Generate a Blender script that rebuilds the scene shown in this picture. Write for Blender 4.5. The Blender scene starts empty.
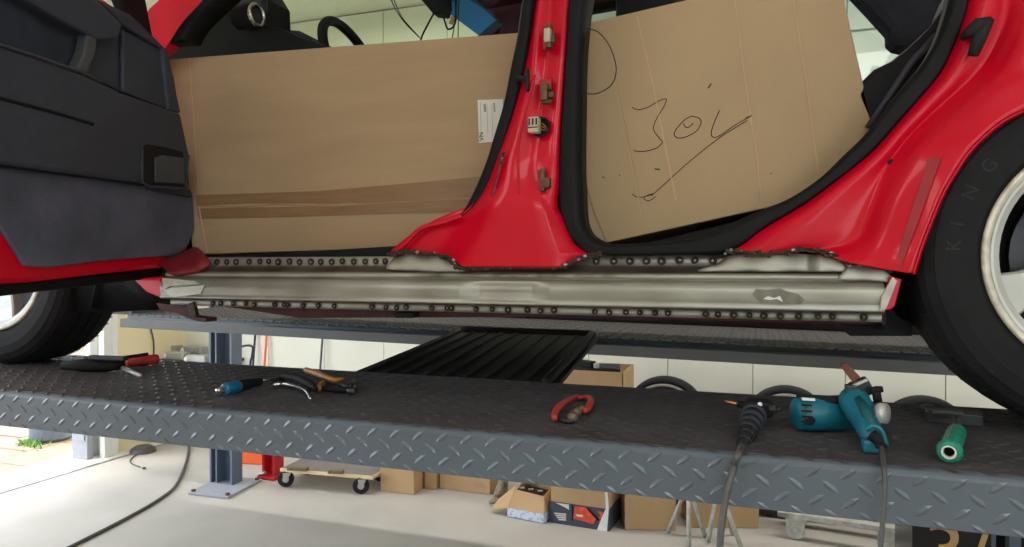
import bpy, bmesh, math, random
from mathutils import Vector, Matrix, noise
random.seed(7)
C = bpy.context.scene.collection
R = math.radians

# ------------------------------------------------------------------ camera
F = 700.0; YAW = R(19.6); PITCH = R(0.614); CAMZ = 1.49
cam = bpy.data.objects.new('camera', bpy.data.cameras.new('camera'))
C.objects.link(cam); bpy.context.scene.camera = cam
cam.location = (0, 0, CAMZ)
cam.rotation_euler = (math.pi/2 - PITCH, 0, YAW)
cam.data.sensor_width = 36; cam.data.lens = F/1024*36
cam.data.clip_start = 0.02
# ------------------------------------------------------------------ world, sun, exposure
sc = bpy.context.scene
sc.view_settings.view_transform = 'Standard'; sc.view_settings.look = 'None'
sc.view_settings.gamma = 1; sc.view_settings.use_curve_mapping = False
sc.view_settings.exposure = -0.08
w = bpy.data.worlds.new('sky'); sc.world = w; w.use_nodes = True
bg = w.node_tree.nodes['Background']
bg.inputs[0].default_value = (0.82, 0.91, 1.0, 1); bg.inputs[1].default_value = 5.4
def lamp(name, kind, loc, rot, energy, size=None, color=(1,1,1)):
    d = bpy.data.lights.new(name, kind); d.energy = energy; d.color = color
    if kind == 'AREA': d.shape = 'RECTANGLE'; d.size, d.size_y = size
    if kind == 'SUN': d.angle = R(11)
    o = bpy.data.objects.new(name, d); C.objects.link(o); o.location = loc; o.rotation_euler = rot
    return o
lamp('sun', 'SUN', (-9, 0, 8), (R(10), R(-15), 0), 2.5, color=(1, .95, .86))

# ------------------------------------------------------------------ pixel helpers
_Rt = Vector((math.cos(YAW), math.sin(YAW), 0))
_Fw = Vector((-math.sin(YAW)*math.cos(PITCH), math.cos(YAW)*math.cos(PITCH), -math.sin(PITCH)))
_Up = _Rt.cross(_Fw)
CAM = Vector((0, 0, CAMZ))
def ray(px, py): return _Fw + _Rt*((px-512)/F) + _Up*((273.5-py)/F)
def P(px, py, D):
    d = ray(px, py); return CAM + d*(D/d.y)
def PZ(px, py, z):
    d = ray(px, py); return CAM + d*((z-CAMZ)/d.z)
def PP(px, py, o, n):
    d = ray(px, py); return CAM + d*((o-CAM).dot(n)/d.dot(n))

# ------------------------------------------------------------------ materials
def lin(c):
    f = lambda v: v/12.92 if v <= .04045 else ((v+.055)/1.055)**2.4
    return tuple(f(x/255) for x in c) + (1,)
def mat(name, col, rough=.6, metal=0, var=.12, scale=12, bump=0, bscale=60, col2=None, stretch=None, coat=0, spec=.5, cut=None):
    m = bpy.data.materials.new(name); m.use_nodes = True
    nt = m.node_tree; b = nt.nodes['Principled BSDF']; L = nt.links.new
    b.inputs['Roughness'].default_value = rough; b.inputs['Metallic'].default_value = metal
    b.inputs['Coat Weight'].default_value = coat; b.inputs['Coat Roughness'].default_value = .06
    b.inputs['Specular IOR Level'].default_value = spec
    tc = nt.nodes.new('ShaderNodeTexCoord'); mp = nt.nodes.new('ShaderNodeMapping')
    L(tc.outputs['Object'], mp.inputs['Vector'])
    if stretch: mp.inputs['Scale'].default_value = stretch
    n = nt.nodes.new('ShaderNodeTexNoise'); n.inputs['Scale'].default_value = scale; n.inputs['Detail'].default_value = 5
    L(mp.outputs[0], n.inputs['Vector'])
    r = nt.nodes.new('ShaderNodeValToRGB'); L(n.outputs['Fac'], r.inputs[0])
    c1 = lin(col)
    if col2 is None:
        a = tuple(x*(1-var) for x in c1[:3])+(1,); z = tuple(min(1, x*(1+var)) for x in c1[:3])+(1,)
    else: a, z = lin(col2), c1
    r.color_ramp.elements[0].color = a; r.color_ramp.elements[1].color = z
    lo, hi = cut or (.3, .7)
    r.color_ramp.elements[0].position = lo; r.color_ramp.elements[1].position = hi
    L(r.outputs[0], b.inputs['Base Color'])
    if bump:
        n2 = nt.nodes.new('ShaderNodeTexNoise'); n2.inputs['Scale'].default_value = bscale; n2.inputs['Detail'].default_value = 4
        L(mp.outputs[0], n2.inputs['Vector'])
        bp = nt.nodes.new('ShaderNodeBump'); bp.inputs['Strength'].default_value = bump; bp.inputs['Distance'].default_value = .01
        L(n2.outputs['Fac'], bp.inputs['Height']); L(bp.outputs[0], b.inputs['Normal'])
    return m
M = {}
M['concrete'] = mat('concrete', (178,172,164), .85, var=.1, scale=1.6, bump=.05, bscale=30, spec=.2)
M['wall'] = mat('wall_paint', (226,226,212), .8, var=.03, scale=2)
M['ceiling'] = mat('ceiling_paint', (225,225,215), .9, var=.03)
M['paver'] = mat('paver', (166,136,116), .9, var=.18, scale=6, bump=.2)
M['kerb'] = mat('kerb_concrete', (225,222,216), .85, var=.06)
M['sand'] = mat('ground_sand', (130,108,90), .95, var=.15)
M['red'] = mat('red_paint', (196,3,34), .32, var=.05, scale=4, coat=.14, spec=.2)
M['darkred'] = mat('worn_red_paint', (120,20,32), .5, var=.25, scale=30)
M['maroon'] = mat('primer_maroon', (70,22,28), .7, var=.2, scale=30)
M['steel'] = mat('bare_steel', (172,170,158), .42, .55, var=.12, scale=9, stretch=(1,6,6), bump=.02)
M['rubber'] = mat('rubber', (30,30,32), .75, spec=.3, var=.2, scale=30, bump=.05)
M['tyre'] = mat('tyre_rubber', (24,24,26), .75, spec=.25, var=.25, scale=14, bump=.1, bscale=90)
M['seal'] = mat('door_seal', (14,14,16), .6, var=.15, spec=.2)
M['tyreletter'] = mat('raised_tyre_letter', (34,34,35), .6, spec=.3)
M['plastic'] = mat('dark_plastic', (52,55,65), .55, spec=.35, var=.08, scale=40, bump=.06, bscale=400)
M['plastic2'] = mat('grey_plastic', (62,64,67), .6, var=.08, bump=.05, bscale=400)
M['blackcloth'] = mat('dark_blue_cloth', (40,45,56), .95, var=.25, scale=20, bump=.2, bscale=300)
M['carpet'] = mat('door_carpet', (88,88,100), 1.0, var=.3, scale=7, bump=.35, bscale=350, spec=.1)
M['black'] = mat('black', (20,20,23), .7, spec=.25, var=.1)
M['gloss'] = mat('gloss_black', (14,14,16), .25, var=.1)
M['card'] = mat('cardboard', (166,139,108), .9, var=.06, scale=3, stretch=(1,1,8), bump=.05, bscale=40, spec=.2)
M['card2'] = mat('cardboard_warm', (172,147,114), .9, var=.06, scale=3, bump=.05, spec=.2)
M['card3'] = mat('cardboard_pale', (186,154,116), .9, var=.08, scale=4, spec=.2)
M['fold'] = mat('fold_card', (188,158,122), .9, var=.05)
M['tape'] = mat('brown_tape', (136,104,74), .4, var=.1, scale=8, stretch=(1,1,10))
M['crease'] = mat('crease_card', (150,120,86), .9, var=.1)
M['paper'] = mat('paper', (214,210,198), .8, var=.03)
M['ink'] = mat('ink', (40,34,30), .7)
M['inkgrey'] = mat('grey_print', (140,138,132), .8)
M['lift'] = mat('lift_paint', (80,89,97), .42, var=.06, scale=6)
M['lifttop'] = mat('lift_worn_top', (66,66,70), .62, var=.28, scale=9, bump=.05, bscale=120)
M['liftbar'] = mat('highlit_lift_bars', (92,101,109), .28, .25, var=.1, scale=20)  # lighter than the plate: edge highlights put into the bar colour
M['topbar'] = mat('highlit_top_bars', (78,74,74), .4, .3, var=.2, scale=12)  # top bars raised in tone, their highlights painted in as well
M['liftrail'] = mat('lift_rail', (104,108,110), .5, var=.05)  # lighter than the runway: light falling on the rail put into its colour
M['column'] = mat('column_paint', (92,106,122), .5, var=.05)
M['plate'] = mat('base_plate_paint', (150,152,160), .6, var=.08, scale=14)
M['burn_shade'] = mat('weld_burn', (58,46,36), .6, .4, var=.5, scale=60, bump=.4, bscale=150)
M['weldhi'] = mat('weld_metal', (150,146,136), .35, .8, var=.35, scale=80)
M['alloy'] = mat('alloy', (186,186,182), .38, .35, var=.06)
M['rimedge'] = mat('rim_edge_scuffed', (196,190,172), .5, .3, var=.3, scale=25, cut=(.3,.6))
M['brake'] = mat('brake_dark', (50,50,52), .4, .6)
M['chrome'] = mat('chrome', (200,200,196), .2, .9)
M['brown'] = mat('dark_brown_rail', (46,40,37), .7, var=.2, scale=20)
M['zinc'] = mat('zinc', (176,178,176), .4, .6)
M['teal'] = mat('teal_plastic', (8,104,122), .45, var=.1, scale=20)
M['tealdark'] = mat('dark_teal_plastic', (6,78,84), .5)
M['tealgreen'] = mat('green_plastic', (24,128,104), .4, var=.25, scale=40)
M['bluehandle'] = mat('blue_plastic', (20,100,140), .4)
M['redhandle'] = mat('red_grip', (178,52,44), .5, var=.15, scale=40)
M['yellow'] = mat('yellow_grip', (168,112,34), .5, var=.15, scale=40)
M['belt'] = mat('sanding_belt', (104,62,50), .9, var=.2, scale=60)
M['dirtymetal'] = mat('dirty_metal', (112,96,74), .6, .4, var=.3, scale=80)
M['darkmetal'] = mat('dark_metal', (58,58,60), .45, .6, var=.2, scale=40)
M['copper'] = mat('brass', (190,130,70), .3, .9)
M['cable'] = mat('grey_cable', (74,74,74), .5)
M['wood'] = mat('pale_wood', (214,190,146), .7, var=.1, scale=4, stretch=(1,12,12))
M['woodtop'] = mat('grey_felt_top', (120,112,108), .9, var=.1)
M['white'] = mat('white', (222,222,218), .6, var=.03)
M['whitedirty'] = mat('dirty_white_metal', (176,174,164), .6, var=.25, scale=30)
M['orange'] = mat('orange', (232,92,32), .6, var=.08)
M['orangeprint'] = mat('orange_print', (214,74,44), .6, var=.3, scale=40)
M['redplastic'] = mat('red_lacquer', (190,24,40), .45)
M['navyprint'] = mat('slate_print', (56,66,78), .6, var=.1)
M['blueprint'] = mat('blue_white_print', (206,214,228), .7, col2=(110,140,190), scale=45, cut=(.3,.5))
M['foil'] = mat('crumpled_foil', (150,138,122), .4, .3, var=.4, scale=30, bump=.6, bscale=40)
M['gold'] = mat('gold_print', (186,148,96), .5)
M['weed'] = mat('weed_green', (110,160,80), .8, var=.3)
M['stain'] = mat('grey_filler_patch', (112,110,98), .7, var=.2, scale=80)
M['stainlight'] = mat('scuffed_bare_metal', (206,206,200), .4, .2, var=.1)
M['connector'] = mat('cream_connector', (178,172,146), .6, var=.1)
M['rust'] = mat('rusty_hinge_steel', (96,70,52), .6, .4, var=.5, scale=70)
M['redlow'] = mat('deep_red', (150,10,26), .45, var=.2, scale=20)  # deeper red for seams, hinge plates and the quarter band
def glass(name, col, alpha):
    m = bpy.data.materials.new(name); m.use_nodes = True; nt = m.node_tree; nt.nodes.clear()
    o = nt.nodes.new('ShaderNodeOutputMaterial'); t = nt.nodes.new('ShaderNodeBsdfTransparent')
    g = nt.nodes.new('ShaderNodeBsdfGlossy'); g.inputs['Roughness'].default_value = .03
    t.inputs[0].default_value = col; mx = nt.nodes.new('ShaderNodeMixShader'); mx.inputs[0].default_value = alpha
    nt.links.new(t.outputs[0], mx.inputs[1]); nt.links.new(g.outputs[0], mx.inputs[2]); nt.links.new(mx.outputs[0], o.inputs[0])
    return m
M['glass'] = glass('window_glass', (.86,.93,.83,1), .03)
M['blueglass'] = glass('blue_tint_band', (.08,.42,.75,1), .03)
M['sideglass'] = glass('side_glass', (.72,.79,.76,1), .03)
# bare steel sill with weld burns, dirt and painted shading from a vertex attribute
ms = mat('sill_steel', (164,163,152), .38, .55, var=.1, scale=8, stretch=(1,5,5), bump=.02)
nt = ms.node_tree; b = nt.nodes['Principled BSDF']; src = b.inputs['Base Color'].links[0].from_socket
at = nt.nodes.new('ShaderNodeAttribute'); at.attribute_name = 'burn_shade'
mx = nt.nodes.new('ShaderNodeMix'); mx.data_type = 'RGBA'
nt.links.new(at.outputs['Fac'], mx.inputs[0]); nt.links.new(src, mx.inputs[6]); mx.inputs[7].default_value = lin((62,43,28))
nt.links.new(mx.outputs[2], b.inputs['Base Color'])
M['sill'] = ms

# ------------------------------------------------------------------ mesh helpers
class MB:
    def __init__(s): s.bm = bmesh.new()
    def poly(s, pts, vec=None):
        """closed prism: outline pts pushed along vec"""
        bm = s.bm; a = [bm.verts.new(p) for p in pts]
        if vec is None: bm.faces.new(a); return s
        vec = Vector(vec); c = [bm.verts.new(Vector(p)+vec) for p in pts]
        bm.faces.new(a); bm.faces.new(c[::-1]); n = len(a)
        for i in range(n): bm.faces.new((a[i], c[i], c[(i+1) % n], a[(i+1) % n]))
        return s
    def box(s, cx, cy, cz, sx, sy, sz, rz=0, bev=0, rot=None):
        t = bmesh.new(); bmesh.ops.create_cube(t, size=1)
        bmesh.ops.scale(t, vec=(sx, sy, sz), verts=t.verts)
        if bev: bmesh.ops.bevel(t, geom=t.edges[:], offset=bev, segments=2, affect='EDGES', profile=.5)
        mtx = Matrix.Translation((cx, cy, cz)) @ (rot.to_4x4() if rot else Matrix.Rotation(rz, 4, 'Z'))
        bmesh.ops.transform(t, matrix=mtx, verts=t.verts); s.add(t); return s
    def add(s, t):
        m = bpy.data.meshes.new('tmp'); t.to_mesh(m); s.bm.from_mesh(m); bpy.data.meshes.remove(m); t.free()
    def loft(s, rows, close=False):
        bm = s.bm; V = [[bm.verts.new(p) for p in r] for r in rows]
        for a, c in zip(V, V[1:]):
            n = len(a)
            for i in range(n if close else n-1):
                j = (i+1) % n
                bm.faces.new((a[i], a[j], c[j], c[i]))
        return V
    def tube(s, pts, r, n=8, closed=False, cap=True):
        pts = [Vector(p) for p in pts]; k = len(pts)
        rr = r if isinstance(r, (list, tuple)) else [r]*k
        rings = []; up = None
        for i, p in enumerate(pts):
            if closed: t = pts[(i+1) % k]-pts[i-1]
            else: t = pts[min(i+1, k-1)]-pts[max(i-1, 0)]
            t.normalize()
            if up is None:
                up = Vector((0,0,1)) if abs(t.z) < .9 else Vector((1,0,0))
            u = t.cross(up)
            if u.length < 1e-5: u = t.cross(Vector((0,1,0)))
            u.normalize(); v = u.cross(t); up = v
            rings.append([p + (u*math.cos(a)+v*math.sin(a))*rr[i] for a in [2*math.pi*q/n for q in range(n)]])
        V = s.loft(rings, True)
        if closed:
            a, c = V[-1], V[0]
            for i in range(n): s.bm.faces.new((a[i], a[(i+1) % n], c[(i+1) % n], c[i]))
        elif cap:
            s.bm.faces.new(V[0][::-1]); s.bm.faces.new(V[-1])
        return s
    def lathe(s, prof, o, ax, n=24, closed=False):
        """prof: (radius, along-axis)"""
        o = Vector(o); ax = Vector(ax).normalized()
        u = ax.orthogonal().normalized(); v = ax.cross(u)
        rows = [[o+ax*h+(u*math.cos(a)+v*math.sin(a))*max(r, 1e-4) for a in [2*math.pi*q/n for q in range(n)]] for r, h in prof]
        if closed: rows.append(rows[0])
        s.loft(rows, True); return s
    def blob(s, c, r, sq=(1,1,1)):
        t = bmesh.new(); bmesh.ops.create_icosphere(t, subdivisions=1, radius=r)
        bmesh.ops.scale(t, vec=sq, verts=t.verts); bmesh.ops.translate(t, vec=c, verts=t.verts); s.add(t); return s
    def build(s, name, m, parent=None, smooth=False, solid=0, sub=0, bev=0, off=-1, weld=False):
        bm = s.bm
        if weld: bmesh.ops.remove_doubles(bm, verts=bm.verts, dist=1e-5)
        bmesh.ops.recalc_face_normals(bm, faces=bm.faces)
        me = bpy.data.meshes.new(name); bm.to_mesh(me); bm.free()
        for mm in (m if isinstance(m, list) else [m]): me.materials.append(M[mm])
        o = bpy.data.objects.new(name, me); C.objects.link(o)
        if parent is not None: o.parent = parent
        if smooth: me.shade_smooth()
        if bev:
            md = o.modifiers.new('bevel', 'BEVEL'); md.width = bev; md.segments = 2; md.limit_method = 'ANGLE'; md.angle_limit = R(40)
        if sub:
            md = o.modifiers.new('sub', 'SUBSURF'); md.levels = sub; md.render_levels = sub
        if solid:
            md = o.modifiers.new('solid', 'SOLIDIFY'); md.thickness = solid; md.offset = off
        return o
def tag(o, label=None, cat=None, group=None, kind=None):
    if label: o['label'] = label
    if cat: o['category'] = cat
    if group: o['group'] = group
    if kind: o['kind'] = kind
    return o
def thing(name, label, cat, loc=(0,0,0), group=None):
    o = bpy.data.objects.new(name, None); C.objects.link(o); o.empty_display_size = .05
    return tag(o, label, cat, group)
def structure(o): o['kind'] = 'structure'; return o
def smoothpath(pts, n=6, closed=False):
    """Catmull-Rom"""
    pts = [Vector(p) for p in pts]; k = len(pts); out = []
    for i in range(k if closed else k-1):
        p0 = pts[(i-1) % k] if closed or i else pts[0]; p1 = pts[i]; p2 = pts[(i+1) % k]
        p3 = pts[(i+2) % k] if closed or i+2 < k else pts[-1]
        for q in range(n):
            t = q/n
            out.append(.5*((2*p1)+(p2-p0)*t+(2*p0-5*p1+4*p2-p3)*t*t+(3*p1-p0-3*p2+p3)*t**3))
    if not closed: out.append(pts[-1])
    return out
def ribbon(mb, pts, w, nrm, off=.0008):
    pts = [Vector(p)+nrm*off for p in pts]; rows = []
    for i, p in enumerate(pts):
        t = pts[min(i+1, len(pts)-1)]-pts[max(i-1, 0)]; sd = t.cross(nrm).normalized()*w/2
        rows.append([p-sd, p+sd])
    mb.loft(rows)
def text3d(name, s, o, xd, yd, h, m, parent, ext=.0006):
    cu = bpy.data.curves.new(name, 'FONT'); cu.body = s; cu.size = 1; cu.extrude = .01
    ob = bpy.data.objects.new(name, cu); C.objects.link(ob)
    me = bpy.data.meshes.new_from_object(ob.evaluated_get(bpy.context.evaluated_depsgraph_get()))
    bpy.data.objects.remove(ob); bpy.data.curves.remove(cu)
    xd = Vector(xd).normalized(); yd = Vector(yd).normalized(); n = xd.cross(yd)
    for v in me.vertices: v.co = Vector(o)+xd*(v.co.x*h)+yd*(v.co.y*h)+n*(v.co.z*ext*100)
    me.name = name; me.materials.clear(); me.materials.append(M[m])
    k = bpy.data.objects.new(name, me); C.objects.link(k); k.parent = parent; return k
# thing meshes keep world coordinates; give each thing's Empty its base point afterwards
def settle(root, loc):
    loc = Vector(loc); root.location = loc
    for ch in [o for o in C.objects if o.parent == root]:
        if ch.type == 'MESH':
            ch.matrix_parent_inverse = Matrix.Translation(-loc)
        else:
            ch.location = ch.location - loc
LZ = 1.19          # top of the lift runways

# ================================================================== SETTING
structure(MB().poly([(-4.72,-4,0),(4.5,-4,0),(4.5,4.95,0),(-4.72,4.95,0)], (0,0,-.15)).build('floor', 'concrete'))
structure(MB().box(0,.4,3.55,10.4,9.4,.1).build('ceiling', 'ceiling'))
wb = structure(MB().box(-.15,4.93,1.75,9.7,.1,3.5).build('wall_back', 'wall'))
PW = .55
pm = None
for i in range(17):
    for z0, z1 in ((0.02, 2.95), (2.965, 3.49)):
        x0 = -4.78 + i*PW
        x0 = -.6 - 8*PW + i*PW + .003; x1 = x0 + PW - .0045
        if x0 < -4.95 or x1 > 4.6: continue
        structure(MB().box((x0+x1)/2, 4.865, (z0+z1)/2, x1-x0, .03, z1-z0, bev=.003).build('wall_panel', 'wall', wb))
structure(MB().box(4.55,.4,1.75,.1,9.1,3.5).build('wall_right', 'wall'))
wl = MB(); wl.box(-4.9,4.53,1.75,.16,.72,3.5); wl.box(-4.9,1.0,3.1,.16,6.4,.8); wl.box(-4.9,-3.1,1.75,.16,1.8,3.5)
M['wallcream'] = mat('wall_cream', (226,212,172), .8, var=.03, scale=2)
structure(wl.build('wall_left', 'wallcream'))
wf = MB(); wf.box(-1.9,-4.05,1.75,5.8,.1,3.5); wf.box(4.15,-4.05,1.75,.9,.1,3.5); wf.box(2.35,-4.05,.5,2.7,.1,1.0); wf.box(2.35,-4.05,3.15,2.7,.1,.7)
structure(wf.build('wall_front', 'wall'))
# garage door frame at the far jamb
t = MB(); t.box(-4.87,4.12,1.3,.2,.05,2.6); t.box(-4.80,4.06,1.3,.05,.07,2.6); t.box(-4.95,4.06,1.3,.05,.07,2.6)
structure(t.build('trim_1', 'white'))
# threshold kerb with two fine drain lines
structure(MB().box(-4.93,.4,-.045,.42,9.0,.1,bev=.01).build('trim_2', 'kerb'))
structure(MB().box(-4.695,.4,.002,.02,9.0,.01).build('trim_3', 'zinc'))
# outdoor ground and pavers
gr = structure(MB().box(-14,2,-.16,18,26,.16).build('ground', 'sand'))
for i in range(9):
    for j in range(9):
        x = -5.4-.5*i; y = .95+.62*j+(.31 if i % 2 else 0)
        structure(MB().box(x+random.uniform(-.006,.006), y, -.055+random.uniform(-.004,.004), .485, .605, .06, rz=random.uniform(-.008,.008), bev=.008).build('paver', 'paver', gr))
wd = MB()
for i in range(90):
    p = PZ(random.gauss(31,7), random.gauss(445.5,2.2), -.03)
    a = random.uniform(0,6.28); h = random.uniform(.03,.08); dx = Vector((math.cos(a),math.sin(a),0))
    wd.poly([p-dx.cross(Vector((0,0,1)))*.01, p+dx*.02+Vector((0,0,h*.6)), p+dx*.05+Vector((0,0,h)), p+dx.cross(Vector((0,0,1)))*.01])
tag(wd.build('weeds', 'weed'), 'small patch of green weeds between the outdoor pavers', 'weeds', kind='stuff')

# ================================================================== LIFT
def runway_profile(y0, y1, drop, r=.012):
    pr = [(y1, LZ-drop), (y1-.004, LZ-drop)]
    pr = []
    pr += [(y0+.004, LZ-drop), (y0, LZ-drop)]
    for k in range(5):
        a = k/4*math.pi/2; pr.append((y0+r-r*math.cos(a), LZ-r+r*math.sin(a)))
    for k in range(5):
        a = k/4*math.pi/2; pr.append((y1-r+r*math.sin(a), LZ-r+r*math.cos(a)))
    pr += [(y1, LZ-drop), (y1-.004, LZ-drop), (y1-.006, LZ-.008), (y0+.006, LZ-.008)]
    return pr
def extrude_x(mb, pr, x0, x1):
    mb.loft([[(x0,y,z) for y,z in pr], [(x1,y,z) for y,z in pr]], True)
    return mb
def bump(bm, c, u, v, n, L=.0158, W=.0052, H=.0021, clip=None):
    """one raised teardrop bar: c centre, u long axis, v across, n out of the plate"""
    ring = [c-u*L, c-u*L*.45+v*W*.85, c+u*L*.35+v*W, c+u*L, c+u*L*.35-v*W, c-u*L*.45-v*W*.85]
    top = [c-u*L*.5+n*H, c+u*L*.5+n*H]
    if clip:
        o_, e_, w_ = clip; ring = [p-e_*max(0,(p-o_).dot(e_)-w_) for p in ring]; top = [p-e_*max(0,(p-o_).dot(e_)-w_) for p in top]
    r = [bm.verts.new(p) for p in ring]; a, d = [bm.verts.new(p) for p in top]
    for f in ((r[0],r[1],a),(r[1],r[2],d,a),(r[2],r[3],d),(r[3],r[4],d),(r[4],r[5],a,d),(r[5],r[0],a)): bm.faces.new(f)
def tread(mb, x0, x1, o, e, n, width, start=.011, sp=.0485, rs=.0218):
    """rows of alternating bars; o origin (y,z) of the strip, e direction in YZ, n normal"""
    e = Vector(e); n = Vector(n); X = Vector((1,0,0)); k = 0; q = start
    while q < width+.002:
        sgn = 1 if k % 2 == 0 else -1
        u = (X*.8 - e*sgn*.62).normalized(); v = n.cross(u)
        x = x0 + (0 if k % 2 == 0 else sp/2) + (.0 if (k//2) % 2 == 0 else .004)
        while x < x1:
            bump(mb.bm, Vector((x,)+tuple(o))+e*q, u, v, n, clip=(Vector((x,)+tuple(o)), e, width-.001)); x += sp
        q += rs; k += 1
lift = thing('car_lift', 'dark grey drive-on car lift with chequer plate runways carrying the red car', 'car lift')
NY0, NY1, FY0, FY1 = 1.17, 1.735, 2.75, 3.55
rn = extrude_x(MB(), runway_profile(NY0, NY1, .084), -3.3, 1.75).build('runway', 'lift', lift, smooth=False, bev=0)
tag(rn, 'near runway')
# worn dirty wearing surface
tb = MB(); tb.poly([(-3.3,NY0+.014,LZ+.0006),(1.75,NY0+.014,LZ+.0006),(1.75,NY1-.012,LZ+.0006),(-3.3,NY1-.012,LZ+.0006)], (0,0,-.004))
tag(tb.build('wearing_surface', 'lifttop', rn), 'dusty brown-black tread surface')
t = MB(); tread(t, -2.3, .75, (NY0, LZ-.006), (0,0,-1), (0,-1,0), .078)
tag(t.build('tread_bars', 'liftbar', rn), kind='stuff')
t = MB(); tread(t, -2.6, .95, (NY0, LZ+.0006), (0,1,0), (0,0,1), .55, start=.012)
tag(t.build('tread_bars', 'topbar', rn), kind='stuff')
rf = extrude_x(MB(), runway_profile(FY0, FY1, .055, .02), -3.1, 1.75).build('runway', 'lift', lift)
tag(rf, 'far runway beyond the car underside')
t = MB(); t.poly([(-3.1,FY0+.022,LZ+.0006),(1.75,FY0+.022,LZ+.0006),(1.75,FY1-.02,LZ+.0006),(-3.1,FY1-.02,LZ+.0006)], (0,0,-.004))
t.build('wearing_surface', 'brown', rf)
t = MB(); tread(t, -3.08, 1.4, (FY0+.004, LZ), (0,.36,-.93), (0,-.93,-.36), .04, start=.004, sp=.052)
tag(t.build('tread_bars', 'lift', rf), kind='stuff')
t = MB(); tread(t, -3.08, 1.4, (FY0, LZ+.0006), (0,1,0), (0,0,1), .78, start=.03)
tag(t.build('tread_bars', 'brown', rf), kind='stuff')
MB().box(-.675, FY0-.02, LZ-.043, 4.85, .05, .044, bev=.004).build('jack_rail', 'liftrail', rf)
MB().box(-.3, FY1-.03, LZ+.024, 4.1, .04, .045, bev=.006).build('side_stop', 'brown', rf)
Rf = Matrix.Rotation(.0145,4,'Y'); pv = Vector((.4,0,LZ)); rf.matrix_basis = Matrix.Translation(pv) @ Rf @ Matrix.Translation(-pv)
# end bracket of the far runway
a = P(101,319,2.8); MB().box(-3.24, 2.90, LZ+.03, .26, .22, .075, bev=.004).build('drive_on_flap', 'plastic2', rf)
# column of H section with base plate
cp = PZ(224,484,0.0)
col = MB(); cz = 1.15
cx_ = cp.x+.03; col.box(cx_-.10, cp.y, cz, .014, .10, 2.3); col.box(cx_+.075, cp.y, cz, .014, .10, 2.3); col.box(cx_-.01, cp.y+.042, cz, .16, .012, 2.3); col.box(cx_-.055, cp.y, cz, .012, .09, 2.3)
co = col.build('column', 'column', lift)
bp = [PZ(188,495,0), PZ(228,499.5,0), PZ(262,481.5,0), PZ(222,478,0)]
MB().poly([p+Vector((0,0,.018)) for p in bp], (0,0,-.016)).build('base_plate', 'plate', co, bev=.002)
for p in bp[:3]:
    q = p.lerp((bp[0]+bp[2])/2, .14); MB().lathe([(0,.014),(.014,.014),(.014,0)], (q.x,q.y,.017), (0,0,1), 6).build('anchor_bolt', 'rust', co)
settle(lift, (-.8, 2.3, 0))

# ribbed panel between the runways
rp = thing('ribbed_mat', 'black ribbed plastic panel bridging the gap between the two lift runways', 'panel')
A, B_, Cc, D_ = P(351,372,1.714), P(557,383,1.714), P(600,335,2.77), P(456,330,2.77)
A.z = B_.z = LZ-.004; Cc.z = D_.z = LZ+.022
up = Vector((0,0,.006))
MB().poly([A,B_,Cc,D_], -up*2).build('sheet', 'black', rp)
def mp_(u, v): return A.lerp(B_, u).lerp(D_.lerp(Cc, u), v)
for k in range(9):
    u = .06+.1*k
    MB().tube([mp_(u,.03)+up*.3, mp_(u,.93)+up*.3], .006, 6).build('rib', 'rubber', rp)
MB().tube(smoothpath([mp_(.95,.0)+up, mp_(.955,.5)+up, mp_(.95,.93)+up, mp_(.9,.985)+up, mp_(.4,.985)+up, mp_(.05,.985)+up],5), .014, 8).build('rim', 'rubber', rp, smooth=True)
settle(rp, ((A+Cc)/2))

# ================================================================== CAR
car = thing('car', 'red car with its doors open and a bare steel welded sill standing on the lift', 'car')
# --- sill
x0 = P(163,290,1.43).x; x1 = P(884,292,1.43).x
prof = [(1.60,.020,.2),(1.53,.022,.2),(1.492,.023,.15),(1.490,.012,.02),(1.489,.002,.12),(1.478,-.002,.8),(1.462,-.006,.88),(1.452,-.013,.9),(1.446,-.015,.5),(1.440,-.018,.05),(1.437,-.023,.05),(1.444,-.027,.7),(1.440,-.031,.5),(1.430,-.034,.12),(1.424,-.040,.02),(1.421,-.047,.18),(1.420,-.055,.3),(1.420,-.064,.3),(1.421,-.070,.25),(1.423,-.0755,.22),(1.419,-.0785,.0),(1.419,-.0825,.05),(1.426,-.086,.75),(1.450,-.088,.8),(1.454,-.0895,.1),(1.454,-.0965,.02),(1.454,-.104,.1),(1.458,-.105,.5),(1.60,-.100,.8)]  # last value tints: ledge dirt, with groove shade and ridge highlights painted in
PT = [216+i*10.6+random.uniform(-1.5,1.5) for i in range(17)]+[596,614,630,646,662,679,695,713]
PB = [213,221,234,246,254,275,284,288,303,318,334,372,386,397,406,432,447,452,476,492,508,528,541,554,595,609,626,640,655,668,706,718,734,749,764,780,799,818,832,864]
PW_ = [(P(x,260,1.489).x, .011) for x in PT]+[(P(x,310,1.453).x, -.0965) for x in PB]
s = MB(); rows = []; NX = 520; burns = []
jx0, jx1 = P(459,295,1.42).x, P(550,295,1.42).x
for i in range(NX+1):
    x = x0+(x1-x0)*i/NX; row = []
    for y, z, bn in prof:
        if -.076 < z < -.036 and jx0 < x < jx1:
            q = min((x-jx0)/.045, (jx1-x)/.045, 1); y += .012*q*(1 if z > -.066 else .45)
        y += .0015*noise.noise((x*3, z*20, 0)); row.append((x, y, CAMZ+z))
    rows.append(row)
s.loft(rows)
sill = s.build('rocker_panel', 'sill', car, smooth=True)
at = sill.data.attributes.new('burn_shade', 'FLOAT', 'POINT')
wx0, wx1 = P(440,260,1.45).x, P(605,260,1.45).x
qx = P(735,260,1.45).x
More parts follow.
